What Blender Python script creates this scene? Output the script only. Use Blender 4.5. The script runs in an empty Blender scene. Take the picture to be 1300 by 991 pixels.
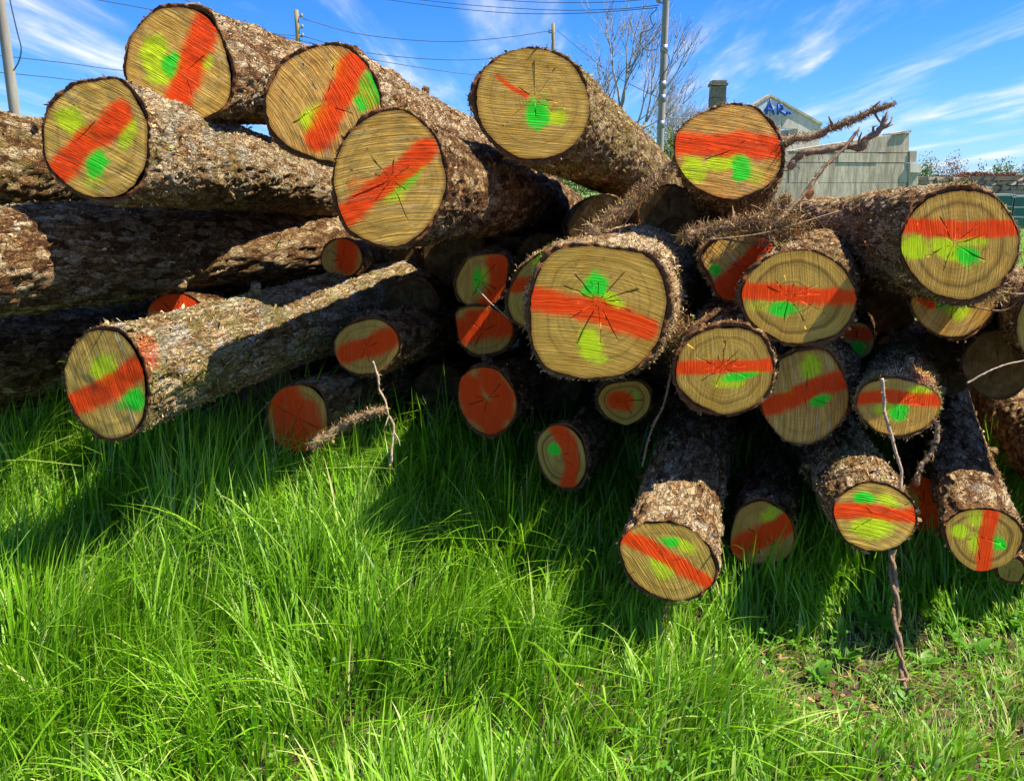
import bpy, math, random
import numpy as np
from mathutils import Vector, Matrix

random.seed(7)
rng = np.random.default_rng(7)
SC = bpy.context.scene
COL = SC.collection

# ------------------------------------------------------------------ camera
F = 982.0; CU, CV = 650.0, 450.0          # focal length and optical centre in photo pixels
PITCH = math.radians(12.7); H = 1.5
cp, sp = math.cos(PITCH), math.sin(PITCH)
CAM = np.array([0.0, 0.0, H])
cam = bpy.data.cameras.new('camera'); camo = bpy.data.objects.new('camera', cam); COL.objects.link(camo)
camo.location = (0, 0, H); camo.rotation_euler = (math.radians(90) - PITCH, 0, 0)
cam.sensor_width = 36; cam.lens = 36 * F / 1300.0; cam.shift_y = -45.5 / 1300.0
cam.clip_start = 0.05; cam.clip_end = 3000
SC.camera = camo

# ------------------------------------------------------------------ light
SUN_AZ, SUN_EL = math.radians(93.5), math.radians(55)      # azimuth measured from +Y towards +X
sd = Vector((math.sin(SUN_AZ) * math.cos(SUN_EL), math.cos(SUN_AZ) * math.cos(SUN_EL), math.sin(SUN_EL)))
sl = bpy.data.lights.new('sun', 'SUN'); sl.energy = 5.0; sl.angle = math.radians(0.5); sl.color = (1.0, 0.91, 0.75)
so = bpy.data.objects.new('sun', sl); COL.objects.link(so); so.location = (6, -2, 9)
so.rotation_euler = (-sd).to_track_quat('-Z', 'Y').to_euler()
SC.view_settings.view_transform = 'Standard'; SC.view_settings.look = 'None'
SC.view_settings.exposure = 1.0; SC.view_settings.gamma = 1.0
SC.view_settings.use_curve_mapping = False

# ------------------------------------------------------------------ node helper
class NT:
    def __init__(s, tree): s.t = tree; s.t.nodes.clear()
    def n(s, typ, ins=None, **kw):
        nd = s.t.nodes.new(typ)
        for k, v in kw.items(): setattr(nd, k, v)
        for k, v in (ins or {}).items(): s.set(nd.inputs[k], v)
        return nd
    def set(s, sock, v):
        if hasattr(v, 'is_linked') or isinstance(v, bpy.types.NodeSocket): s.t.links.new(v, sock)
        elif isinstance(v, bpy.types.Node): s.t.links.new(v.outputs[0], sock)
        else:
            if isinstance(v, (tuple, list)) and len(v) == 3 and len(getattr(sock, 'default_value', [0]*3)) == 4: v = (*v, 1)
            sock.default_value = v
    def m(s, op, a, b=None, c=None, clamp=False):
        nd = s.n('ShaderNodeMath', operation=op, use_clamp=clamp); s.set(nd.inputs[0], a)
        if b is not None: s.set(nd.inputs[1], b)
        if c is not None: s.set(nd.inputs[2], c)
        return nd.outputs[0]
    def mix(s, f, a, b):
        nd = s.n('ShaderNodeMix', data_type='RGBA'); s.set(nd.inputs[0], f); s.set(nd.inputs[6], a); s.set(nd.inputs[7], b)
        return nd.outputs[2]
    def noise(s, vec, scale, detail=4, rough=0.55, dist=0.0):
        return s.n('ShaderNodeTexNoise', {'Vector': vec, 'Scale': scale, 'Detail': detail, 'Roughness': rough, 'Distortion': dist}).outputs[0]
    def ramp(s, f, pts):
        nd = s.n('ShaderNodeValToRGB'); s.set(nd.inputs[0], f); e = nd.color_ramp.elements
        while len(e) < len(pts): e.new(0.5)
        for el, (p, c) in zip(e, pts):
            el.position = p; el.color = (*c, 1) if len(c) == 3 else c
        return nd.outputs[0]
    def step(s, x, lo, hi):
        return s.n('ShaderNodeMapRange', {0: x, 1: lo, 2: hi, 3: 0.0, 4: 1.0}, interpolation_type='SMOOTHSTEP').outputs[0]
    def mapv(s, vec, scale=(1, 1, 1), rot=(0, 0, 0), loc=(0, 0, 0)):
        return s.n('ShaderNodeMapping', {'Vector': vec, 'Scale': scale, 'Rotation': rot, 'Location': loc}).outputs[0]
    def attr(s, name, typ='GEOMETRY'):
        return s.n('ShaderNodeAttribute', attribute_name=name, attribute_type=typ)

def mat(name):
    m = bpy.data.materials.new(name); m.use_nodes = True
    t = NT(m.node_tree); out = t.n('ShaderNodeOutputMaterial')
    return m, t, out

def rgb(v): return (v, v, v)

# ------------------------------------------------------------------ sky
W = bpy.data.worlds.new('World'); SC.world = W; W.use_nodes = True
t = NT(W.node_tree)
sky = t.n('ShaderNodeTexSky', sky_type='NISHITA', sun_disc=False)
sky.sun_elevation = SUN_EL; sky.sun_rotation = SUN_AZ; sky.altitude = 50
sky.air_density = 1.0; sky.dust_density = 0.1; sky.ozone_density = 3.0
tint = t.n('ShaderNodeMix', {0: 1.0}, data_type='RGBA', blend_type='MULTIPLY'); t.set(tint.inputs[6], sky.outputs[0]); t.set(tint.inputs[7], (0.47, 0.72, 1.24, 1))
hs = t.n('ShaderNodeHueSaturation', {'Saturation': 1.1, 'Value': 1.0, 'Color': tint.outputs[2]})
tc = t.n('ShaderNodeTexCoord')
sep = t.n('ShaderNodeSeparateXYZ', {0: tc.outputs['Generated']})
zz = t.m('ADD', t.m('MAXIMUM', sep.outputs[2], 0.0), 0.09)
pv = t.n('ShaderNodeCombineXYZ', {0: t.m('DIVIDE', sep.outputs[0], zz), 1: t.m('DIVIDE', sep.outputs[1], zz), 2: 0.0})
v1 = t.mapv(pv, scale=(1.05, 0.20, 1), rot=(0, 0, math.radians(12)), loc=(3.1, 1.7, 0))
c1 = t.noise(v1, 1.6, 7, 0.55, 0.5)
v2 = t.mapv(pv, scale=(2.6, 0.7, 1), rot=(0, 0, math.radians(20)), loc=(0.4, 2.0, 0))
c2 = t.noise(v2, 2.0, 6, 0.6, 0.4)
cl = t.m('MULTIPLY', t.step(c1, 0.475, 0.72), t.m('ADD', 0.34, t.m('MULTIPLY', t.step(c2, 0.35, 0.75), 0.9)), clamp=True)
cl = t.m('MULTIPLY', cl, 0.95)
cc = t.mix(cl, hs.outputs[0], (6.6, 6.8, 7.2, 1))
bg = t.n('ShaderNodeBackground', {0: cc, 1: 0.082}); wo = t.n('ShaderNodeOutputWorld', {0: bg})

# ------------------------------------------------------------------ projection helpers
def rays(u, v):
    u = np.asarray(u, float); v = np.asarray(v, float)
    x = (u - CU) / F; y = -(v - CV) / F
    return np.stack([x, cp + y * sp, -sp + y * cp], -1)
def at(u, v, d): return CAM + d * rays(u, v)
def on_y(u, v, Y):
    r = rays(u, v); return CAM + r * (Y / r[1])
def project(P):
    q = P - CAM; d = q[..., 1] * cp - q[..., 2] * sp
    return CU + F * q[..., 0] / d, CV - F * (q[..., 1] * sp + q[..., 2] * cp) / d

# ------------------------------------------------------------------ numpy noise
def _hash(ix, iy, iz):
    h = (ix.astype(np.int64) * 374761393 + iy.astype(np.int64) * 668265263 + iz.astype(np.int64) * 2147483647) & 0xffffffff
    h = ((h ^ (h >> 13)) * 1274126177) & 0xffffffff
    h = ((h ^ (h >> 16)) * 2246822519) & 0xffffffff
    return ((h ^ (h >> 15)) & 0xffff) / 32767.5 - 1.0
def vnoise(x, y, z):
    x, y, z = np.broadcast_arrays(np.asarray(x, float), np.asarray(y, float), np.asarray(z, float))
    fx, fy, fz = np.floor(x), np.floor(y), np.floor(z)
    ax, ay, az = x - fx, y - fy, z - fz
    ax, ay, az = [a * a * (3 - 2 * a) for a in (ax, ay, az)]
    ix, iy, iz = fx.astype(np.int64), fy.astype(np.int64), fz.astype(np.int64)
    r = 0
    for i in (0, 1):
        for j in (0, 1):
            for k in (0, 1):
                w = (ax if i else 1 - ax) * (ay if j else 1 - ay) * (az if k else 1 - az)
                r = r + w * _hash(ix + i, iy + j, iz + k)
    return r
def fbm(x, y, z, o=3, g=0.5):
    a, s, r = 1.0, 1.0, 0
    for i in range(o):
        r = r + a * vnoise(x * s + 17.3 * i, y * s + 5.1 * i, z * s + 9.7 * i); a *= g; s *= 2.03
    return r
def sstep(x, lo, hi):
    q = np.clip((x - lo) / (hi - lo), 0, 1); return q * q * (3 - 2 * q)

# ------------------------------------------------------------------ mesh helpers
def mesh_np(name, V, Fc, mt, smooth=True, attrs=None, matidx=None):
    """V (n,3); Fc (m,k) one polygon size, or list of such arrays"""
    if not isinstance(Fc, (list, tuple)): Fc = [Fc]
    me = bpy.data.meshes.new(name)
    V = np.asarray(V, np.float32); me.vertices.add(len(V)); me.vertices.foreach_set('co', V.ravel())
    tot = np.concatenate([np.full(len(f), f.shape[1], np.int32) for f in Fc])
    idx = np.concatenate([np.asarray(f, np.int32).ravel() for f in Fc])
    me.loops.add(len(idx)); me.loops.foreach_set('vertex_index', idx)
    st = np.concatenate([[0], np.cumsum(tot)[:-1]]).astype(np.int32)
    me.polygons.add(len(tot)); me.polygons.foreach_set('loop_start', st)
    me.polygons.foreach_set('loop_total', tot)
    me.update(calc_edges=True)
    me.polygons.foreach_set('use_smooth', np.full(len(tot), smooth))
    for k, a in (attrs or {}).items():
        a = np.asarray(a, np.float32)
        if a.ndim == 1: me.attributes.new(k, 'FLOAT', 'POINT').data.foreach_set('value', a)
        else: me.attributes.new(k, 'FLOAT_VECTOR', 'POINT').data.foreach_set('vector', a.ravel())
    for q in (mt if isinstance(mt, list) else [mt]): me.materials.append(q)
    if matidx is not None: me.polygons.foreach_set('material_index', np.asarray(matidx, np.int32))
    me.validate(); me.update()
    return me
def link(name, me, parent=None, **props):
    o = bpy.data.objects.new(name, me); COL.objects.link(o)
    if parent is not None: o.parent = parent
    for k, v in props.items(): o[k] = v
    return o
def thing(name, label, cat, loc=(0, 0, 0), group=None, rot=None):
    o = link(name, None); o.location = loc; o['label'] = label; o['category'] = cat
    o.empty_display_size = 0.1
    if group: o['group'] = group
    if rot is not None: o.rotation_euler = rot
    return o
def tag(o, label, cat, group=None):
    o['label'] = label; o['category'] = cat
    if group: o['group'] = group
    return o
def grid_faces(nr, na, closed=True, off=0):
    """rings nr x columns na"""
    i = np.arange(nr - 1)[:, None]; j = np.arange(na if closed else na - 1)[None, :]; j2 = (j + 1) % na
    a = i * na + j; b = i * na + j2; c = (i + 1) * na + j2; d = (i + 1) * na + j
    return np.stack([a, b, c, d], -1).reshape(-1, 4) + off

class MB:
    """collects boxes and tubes for one mesh"""
    def __init__(s): s.v = []; s.f4 = []; s.f3 = []; s.n = 0
    def add(s, V, f4=None, f3=None):
        s.v.append(np.asarray(V, float))
        if f4 is not None: s.f4.append(np.asarray(f4) + s.n)
        if f3 is not None: s.f3.append(np.asarray(f3) + s.n)
        s.n += len(V)
    def box(s, c, size, rz=0.0, jit=0.0):
        x, y, z = [q / 2 for q in size]
        V = np.array([[i * x, j * y, k * z] for i in (-1, 1) for j in (-1, 1) for k in (-1, 1)])
        if jit: V = V + rng.normal(0, jit, V.shape)
        R = np.array([[math.cos(rz), -math.sin(rz), 0], [math.sin(rz), math.cos(rz), 0], [0, 0, 1]])
        s.add(V @ R.T + np.array(c), [[0, 1, 3, 2], [4, 6, 7, 5], [0, 4, 5, 1], [2, 3, 7, 6], [0, 2, 6, 4], [1, 5, 7, 3]])
    def prism(s, pts, y0, y1):
        """polygon in xz extruded in y"""
        n = len(pts); V = [(x, y0, z) for x, z in pts] + [(x, y1, z) for x, z in pts]
        s.add(V, [[i, (i + 1) % n, n + (i + 1) % n, n + i] for i in range(n)])
        k = s.n - 2 * n
        s.f3 += [np.array([[k, k + i + 1, k + i] for i in range(1, n - 1)]), np.array([[k + n, k + n + i, k + n + i + 1] for i in range(1, n - 1)])]
    def tube(s, P, R, n=8, rough=0.0, seed=0.0):
        P = np.asarray(P, float); R = np.broadcast_to(np.asarray(R, float), (len(P),))
        T = np.gradient(P, axis=0); T /= np.linalg.norm(T, axis=1)[:, None] + 1e-9
        up = np.array([0.31, 0.17, 0.94]); A = np.cross(T, up); A /= np.linalg.norm(A, axis=1)[:, None] + 1e-9; B = np.cross(T, A)
        th = np.linspace(0, 2 * np.pi, n, endpoint=False)
        rr = R[:, None] * np.ones(n)[None]
        if rough:
            k = np.arange(len(P))[:, None]
            rr = rr * (1 + rough * vnoise(k * 0.45 + seed, np.cos(th)[None] * 1.5 + seed, np.sin(th)[None] * 1.5))
        V = P[:, None] + rr[..., None] * (np.cos(th)[None, :, None] * A[:, None] + np.sin(th)[None, :, None] * B[:, None])
        V = V.reshape(-1, 3); k = len(P)
        V = np.vstack([V, P[0], P[-1]])
        f3 = [[(j + 1) % n, j, k * n] for j in range(n)] + [[(k - 1) * n + j, (k - 1) * n + (j + 1) % n, k * n + 1] for j in range(n)]
        s.add(V, grid_faces(k, n), f3)
    def build(s, name, mt, parent=None, smooth=True, **props):
        fs = []
        if s.f4: fs.append(np.concatenate(s.f4))
        if s.f3: fs.append(np.concatenate(s.f3))
        return link(name, mesh_np(name, np.concatenate(s.v), fs, mt, smooth), parent, **props)

def smooth_path(pts, n):
    """Catmull-Rom through points"""
    P = np.asarray(pts, float); P = np.vstack([2 * P[0] - P[1], P, 2 * P[-1] - P[-2]])
    k = len(P) - 3; tt = np.linspace(0, k - 1e-6, n); i = tt.astype(int); f = (tt - i)[:, None]
    a, b, c, d = P[i], P[i + 1], P[i + 2], P[i + 3]
    return 0.5 * ((2 * b) + (-a + c) * f + (2 * a - 5 * b + 4 * c - d) * f ** 2 + (-a + 3 * b - 3 * c + d) * f ** 3)

# ------------------------------------------------------------------ materials
def make_bark():
    m, t, out = mat('bark')
    tc = t.n('ShaderNodeTexCoord'); oi = t.n('ShaderNodeObjectInfo')
    off = t.n('ShaderNodeVectorMath', {0: tc.outputs['Object'], 1: t.n('ShaderNodeCombineXYZ', {0: t.m('MULTIPLY', t.attr('seed', 'OBJECT').outputs['Fac'], 7.3), 1: 0.0, 2: t.attr('seed', 'OBJECT').outputs['Fac']})}, operation='ADD').outputs[0]
    warp = t.n('ShaderNodeTexNoise', {'Vector': off, 'Scale': 9.0, 'Detail': 2.0})
    wv = t.n('ShaderNodeVectorMath', {0: off, 1: t.n('ShaderNodeVectorMath', {0: warp.outputs[1], 1: (0.05, 0.05, 0.05)}, operation='MULTIPLY').outputs[0]}, operation='ADD').outputs[0]
    v = t.mapv(wv, scale=(1, 1, 0.36))
    vor = t.n('ShaderNodeTexVoronoi', {'Vector': v, 'Scale': 58.0, 'Randomness': 1.0}, feature='DISTANCE_TO_EDGE').outputs[0]
    cr1 = t.m('ABSOLUTE', t.m('SUBTRACT', t.noise(t.mapv(wv, scale=(1, 1, 0.22)), 36, 6, 0.66, 0.5), 0.5))
    cr2 = t.m('ABSOLUTE', t.m('SUBTRACT', t.noise(t.mapv(off, scale=(1, 1, 0.8), loc=(5, 3, 1)), 75, 4, 0.6, 0.8), 0.5))
    crack = t.m('MULTIPLY', t.step(cr1, 0.0, 0.024), t.m('ADD', 0.60, t.m('MULTIPLY', t.step(cr2, 0.0, 0.035), 0.40)))
    crack = t.m('MULTIPLY', crack, t.m('ADD', 0.75, t.m('MULTIPLY', t.step(vor, 0.0, 0.08), 0.25)))
    n1 = t.noise(v, 70, 8, 0.75)
    n2 = t.noise(off, 210, 4, 0.7)
    n3 = t.noise(off, 14.0, 5, 0.6)
    tone = t.attr('tone', 'OBJECT').outputs['Fac']; moss = t.attr('moss', 'OBJECT').outputs['Fac']; lich = t.attr('lichen', 'OBJECT').outputs['Fac']
    plate = t.n('ShaderNodeTexVoronoi', {'Vector': t.mapv(wv, scale=(1, 1, 0.27), loc=(2, 1, 4)), 'Scale': 34.0})
    pvv = t.n('ShaderNodeSeparateColor', {0: plate.outputs[1]}).outputs[0]
    pe = t.n('ShaderNodeTexVoronoi', {'Vector': t.mapv(wv, scale=(1, 1, 0.27), loc=(2, 1, 4)), 'Scale': 34.0}, feature='DISTANCE_TO_EDGE').outputs[0]
    crack = t.m('MULTIPLY', crack, t.m('ADD', 0.42, t.m('MULTIPLY', t.step(t.m('ADD', pe, t.m('MULTIPLY', t.m('SUBTRACT', n2, 0.5), 0.20)), 0.0, 0.11), 0.58)))
    f = t.m('ADD', t.m('MULTIPLY', n1, 0.42), t.m('ADD', t.m('MULTIPLY', n2, 0.36), t.m('ADD', t.m('MULTIPLY', n3, 0.24), t.m('MULTIPLY', t.m('SUBTRACT', pvv, 0.5), 0.20))))
    f = t.m('ADD', f, t.m('MULTIPLY', t.m('SUBTRACT', tone, 0.5), 0.20))
    base = t.ramp(f, [(0.37, (0.075, 0.032, 0.013)), (0.45, (0.28, 0.135, 0.050)), (0.53, (0.60, 0.37, 0.155)), (0.64, (0.92, 0.73, 0.45))])
    base = t.mix(crack, (0.085, 0.033, 0.013, 1), base)
    lm = t.m('MULTIPLY', t.step(t.noise(off, 13, 5, 0.7), t.m('SUBTRACT', 0.72, t.m('MULTIPLY', lich, 0.26)), t.m('SUBTRACT', 0.78, t.m('MULTIPLY', lich, 0.22))), t.m('MULTIPLY', crack, 0.85))
    base = t.mix(lm, base, t.mix(n2, (0.42, 0.42, 0.33, 1), (0.82, 0.80, 0.70, 1)))
    mm = t.m('MULTIPLY', t.step(t.noise(off, 7, 6, 0.75), t.m('SUBTRACT', 0.62, t.m('MULTIPLY', moss, 0.24)), t.m('SUBTRACT', 0.78, t.m('MULTIPLY', moss, 0.22))), 0.70)
    base = t.mix(mm, base, t.mix(n2, (0.10, 0.085, 0.016, 1), (0.42, 0.34, 0.08, 1)))
    spray = t.attr('spray').outputs['Fac']
    base = t.mix(t.m('MULTIPLY', spray, t.step(n2, 0.35, 0.6)), base, (0.9, 0.085, 0.012, 1))
    # freshly sawn inner bark on the cut ring is redder
    ring = t.attr('ring').outputs['Fac']
    base = t.mix(ring, base, t.mix(n1, (0.20, 0.06, 0.02, 1), (0.62, 0.28, 0.10, 1)))
    h = t.m('ADD', t.m('MULTIPLY', crack, 0.8), t.m('ADD', t.m('MULTIPLY', n1, 1.1), t.m('MULTIPLY', n2, 0.45)))
    bp = t.n('ShaderNodeBump', {'Strength': 1.0, 'Distance': 0.016, 'Height': h})
    bs = t.n('ShaderNodeBsdfPrincipled', {'Base Color': base, 'Roughness': 0.92, 'Normal': bp.outputs[0], 'Specular IOR Level': 0.15})
    t.set(out.inputs[0], bs); return m
BARK = make_bark()

def make_flake():
    m, t, out = mat('bark_flake')
    fv = t.attr('fv').outputs['Fac']; mo = t.attr('mossy').outputs['Fac']
    c = t.ramp(fv, [(0.0, (0.05, 0.024, 0.012)), (0.3, (0.19, 0.095, 0.038)), (0.6, (0.48, 0.30, 0.12)), (1.0, (0.86, 0.66, 0.36))])
    c = t.mix(mo, c, t.mix(fv, (0.07, 0.075, 0.012, 1), (0.42, 0.38, 0.09, 1)))
    bs = t.n('ShaderNodeBsdfPrincipled', {'Base Color': c, 'Roughness': 0.9, 'Specular IOR Level': 0.12})
    t.set(out.inputs[0], bs); return m
FLAKE = make_flake()

def make_wood():
    m, t, out = mat('sawn_wood')
    g = t.attr('gco').outputs['Vector']; rad = t.attr('rad').outputs['Fac']
    groove = t.attr('groove', 'OBJECT').outputs['Fac']; warm = t.attr('warm', 'OBJECT').outputs['Fac']; heart = t.attr('heart', 'OBJECT').outputs['Fac']
    gs = t.mapv(g, scale=(210, 4.5, 1)); s1 = t.noise(gs, 1.0, 3, 0.6, 0.3)
    gs2 = t.mapv(g, scale=(420, 14, 1)); s2 = t.noise(gs2, 1.0, 3, 0.6)
    gs3 = t.mapv(g, scale=(230, 4.0, 1), loc=(3, 7, 1)); s3 = t.noise(gs3, 1.0, 3, 0.6)
    tc = t.n('ShaderNodeTexCoord'); fine = t.noise(tc.outputs['Object'], 260, 3, 0.6); big = t.noise(tc.outputs['Object'], 9, 4, 0.6)
    streak = t.step(s1, 0.42, 0.62)
    line = t.m('MULTIPLY', t.step(s3, 0.56, 0.66), t.m('ADD', 0.25, t.step(big, 0.38, 0.62)), clamp=True)
    dk = (0.42, 0.215, 0.020, 1); lt = (0.90, 0.61, 0.13, 1)
    f = t.m('ADD', t.m('MULTIPLY', streak, t.m('ADD', 0.06, t.m('MULTIPLY', groove, 0.46))), t.m('ADD', t.m('MULTIPLY', t.m('ADD', t.m('MULTIPLY', t.m('SUBTRACT', big, 0.5), 1.7), 0.42), 0.42), t.m('MULTIPLY', fine, 0.24)))
    f = t.m('ADD', f, t.m('MULTIPLY', t.m('SUBTRACT', s2, 0.5), t.m('ADD', 0.3, t.m('MULTIPLY', groove, 0.6))))
    base = t.mix(f, dk, lt)
    base = t.mix(t.m('MULTIPLY', warm, 0.6), base, t.mix(f, (0.52, 0.15, 0.02, 1), (0.92, 0.50, 0.14, 1)))
    base = t.mix(t.m('MULTIPLY', t.m('MULTIPLY', line, groove), 0.75), base, (0.82, 0.66, 0.36, 1))
    # growth rings and the dark edge of the heartwood
    wv = t.m('ADD', rad, t.m('MULTIPLY', t.m('SUBTRACT', big, 0.5), 0.10))
    ringv = t.noise(t.n('ShaderNodeCombineXYZ', {0: t.m('MULTIPLY', wv, 34.0), 1: t.attr('seed', 'OBJECT').outputs['Fac'], 2: 0.0}).outputs[0], 1.0, 3, 0.7)
    base = t.mix(t.m('MULTIPLY', t.step(ringv, 0.42, 0.70), t.m('SUBTRACT', t.m('ADD', 0.34, t.m('MULTIPLY', heart, 0.30)), t.m('MULTIPLY', groove, 0.22))), base, (0.15, 0.075, 0.02, 1))
    hb = t.m('SUBTRACT', 1.0, t.step(t.m('ABSOLUTE', t.m('SUBTRACT', wv, 0.76)), 0.0, 0.075))
    base = t.mix(t.m('MULTIPLY', hb, t.m('MULTIPLY', heart, 0.65)), base, (0.12, 0.055, 0.016, 1))
    base = t.mix(t.m('MULTIPLY', t.step(wv, 0.93, 1.0), 0.6), base, (0.20, 0.085, 0.02, 1))
    base = t.mix(t.m('MULTIPLY', t.step(t.noise(tc.outputs['Object'], 21, 5, 0.7), 0.58, 0.72), 0.45), base, (0.10, 0.055, 0.018, 1))
    base = t.mix(t.m('MULTIPLY', t.attr('gap_shade', 'OBJECT').outputs['Fac'], 0.9), base, t.mix(t.step(t.noise(tc.outputs['Object'], 16, 6, 0.75), 0.42, 0.62), t.mix(f, (0.02, 0.012, 0.006, 1), (0.06, 0.036, 0.018, 1)), t.mix(fine, (0.07, 0.055, 0.014, 1), (0.20, 0.14, 0.07, 1))))  # deep gap shade put into the end colour of back logs, with mossy mottling
    # sprayed marks: masks live on the face, torn by the saw grain
    nz = t.m('ADD', t.m('MULTIPLY', t.m('SUBTRACT', s1, 0.5), t.m('ADD', 0.7, t.m('MULTIPLY', groove, 1.5))), t.m('ADD', t.m('MULTIPLY', t.m('SUBTRACT', fine, 0.5), 2.2), t.m('ADD', t.m('MULTIPLY', t.m('SUBTRACT', s2, 0.5), 1.2), t.m('MULTIPLY', t.m('SUBTRACT', big, 0.5), 1.3))))
    def pm(a, amt=0.96):
        x = t.attr(a).outputs['Fac']
        return t.m('MULTIPLY', t.step(t.m('ADD', x, t.m('MULTIPLY', nz, t.m('MULTIPLY', x, t.m('SUBTRACT', 1.45, x)))), 0.10, 0.95), t.m('ADD', amt - 0.20, t.m('MULTIPLY', t.m('SUBTRACT', 1.0, line), 0.20)))
    for a_, c_ in (('py', (0.62, 0.86, 0.01, 1)), ('pg', (0.006, 0.8, 0.03, 1)), ('po', (1.0, 0.062, 0.004, 1))):
        base = t.mix(t.m('MULTIPLY', t.step(t.attr(a_).outputs['Fac'], 0.005, 0.30), t.m('MULTIPLY', t.step(fine, 0.46, 0.62), 0.42)), base, c_)
    base = t.mix(pm('py', 0.85), base, (0.62, 0.86, 0.010, 1))
    base = t.mix(pm('pg', 0.94), base, (0.006, 0.80, 0.03, 1))
    base = t.mix(pm('po', 0.95), base, (1.0, 0.062, 0.004, 1))
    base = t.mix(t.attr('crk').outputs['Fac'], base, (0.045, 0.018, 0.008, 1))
    h = t.m('ADD', t.m('MULTIPLY', s1, 0.8), t.m('ADD', t.m('MULTIPLY', s2, 0.25), t.m('ADD', t.m('MULTIPLY', fine, 0.10), t.m('MULTIPLY', line, 0.4))))
    bp = t.n('ShaderNodeBump', {'Strength': t.m('ADD', 0.25, t.m('MULTIPLY', groove, 0.75)), 'Distance': 0.010, 'Height': h})
    bs = t.n('ShaderNodeBsdfPrincipled', {'Base Color': base, 'Roughness': 0.85, 'Normal': bp.outputs[0], 'Specular IOR Level': 0.10})
    t.set(out.inputs[0], bs); return m
WOOD = make_wood()

def simple(name, col, rough=0.8, scale=20, var=0.35, col2=None, bump=0.3, dist=0.01, metal=0.0, stretch=(1, 1, 1)):
    m, t, out = mat(name); tc = t.n('ShaderNodeTexCoord')
    v = t.mapv(tc.outputs['Object'], scale=stretch)
    n = t.noise(v, scale, 6, 0.65); n2 = t.noise(v, scale * 0.17, 4, 0.6)
    f = t.step(t.m('ADD', t.m('MULTIPLY', n, 0.6), t.m('MULTIPLY', n2, 0.4)), 0.32, 0.68)
    c2 = col2 or tuple(max(0, q * (1 - var)) for q in col)
    base = t.mix(f, (*c2, 1), (*col, 1))
    bp = t.n('ShaderNodeBump', {'Strength': bump, 'Distance': dist, 'Height': n})
    bs = t.n('ShaderNodeBsdfPrincipled', {'Base Color': base, 'Roughness': rough, 'Metallic': metal, 'Normal': bp.outputs[0]})
    t.set(out.inputs[0], bs); return m

def leafy(name, dark, light, dry, trans=0.45):
    m, t, out = mat(name)
    gv = t.attr('gv').outputs['Fac']; gt = t.attr('gt').outputs['Fac']
    c = t.ramp(gv, [(0.0, dark), (0.55, light), (0.9, tuple(0.5 * (a + b) for a, b in zip(light, dry))), (1.0, dry)])
    c = t.mix(t.m('MULTIPLY', gt, 0.30), c, (light[0] * 1.7, light[1] * 1.25, light[2], 1))
    d = t.n('ShaderNodeBsdfPrincipled', {'Base Color': c, 'Roughness': 0.45, 'Specular IOR Level': 0.4})
    tr = t.n('ShaderNodeBsdfTranslucent', {'Color': t.mix(0.5, c, (light[0] * 2.0, light[1] * 1.8, light[2], 1))})
    mx = t.n('ShaderNodeMixShader', {0: trans, 1: d, 2: tr}); t.set(out.inputs[0], mx); return m
GRASS = leafy('grass_blades', (0.016, 0.11, 0.005), (0.20, 0.46, 0.012), (0.70, 0.64, 0.28), 0.30)
LEAF = leafy('weed_leaf', (0.03, 0.15, 0.012), (0.10, 0.30, 0.02), (0.2, 0.3, 0.05), 0.35)

# ------------------------------------------------------------------ ground
def ground_z(x, y):
    x = np.asarray(x, float); y = np.asarray(y, float)
    rise = 0.13 * sstep(y, 2.2, 3.3) + 0.0 * x
    near = np.exp(-((y - 3) / 6) ** 2 - (x / 8) ** 2)
    return rise + 0.045 * vnoise(x * 1.1, y * 1.1, 3.0) * near + 0.02 * vnoise(x * 4, y * 4, 8.0) * near - 0.10 * sstep(y, 7, 16)
def make_ground():
    gx = np.concatenate([-np.geomspace(900, 3.2, 26), np.linspace(-3, 3, 110), np.geomspace(3.2, 900, 26)])
    gy = np.concatenate([-np.geomspace(300, 1.0, 14), np.linspace(-0.8, 6, 110), np.geomspace(6.3, 1500, 40)])
    X, Y = np.meshgrid(gx, gy, indexing='xy'); Z = ground_z(X, Y)
    m, t, out = mat('soil_and_field'); tc = t.n('ShaderNodeTexCoord'); P = tc.outputs['Object']
    n = t.noise(P, 22, 8, 0.7); n2 = t.noise(P, 2.2, 5, 0.6); n3 = t.noise(P, 90, 4, 0.6)
    soil = t.ramp(n, [(0.3, (0.035, 0.022, 0.012)), (0.55, (0.10, 0.065, 0.035)), (0.75, (0.24, 0.18, 0.10))])
    fld = t.ramp(t.m('ADD', t.m('MULTIPLY', n3, 0.5), t.m('MULTIPLY', n2, 0.5)), [(0.3, (0.06, 0.11, 0.015)), (0.55, (0.14, 0.24, 0.03)), (0.75, (0.36, 0.34, 0.12))])
    sy = t.n('ShaderNodeSeparateXYZ', {0: P})
    far = t.step(t.m('ADD', sy.outputs[1], t.m('MULTIPLY', n2, 2.0)), 6.0, 8.0)
    base = t.mix(far, soil, fld)
    bp = t.n('ShaderNodeBump', {'Strength': 0.7, 'Distance': 0.03, 'Height': t.m('ADD', n, t.m('MULTIPLY', n3, 0.4))})
    bs = t.n('ShaderNodeBsdfPrincipled', {'Base Color': base, 'Roughness': 0.95, 'Normal': bp.outputs[0]}); t.set(out.inputs[0], bs)
    me = mesh_np('ground', np.stack([X, Y, Z], -1).reshape(-1, 3), grid_faces(len(gy), len(gx), False), m)
    link('ground', me, kind='structure')
make_ground()

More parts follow.
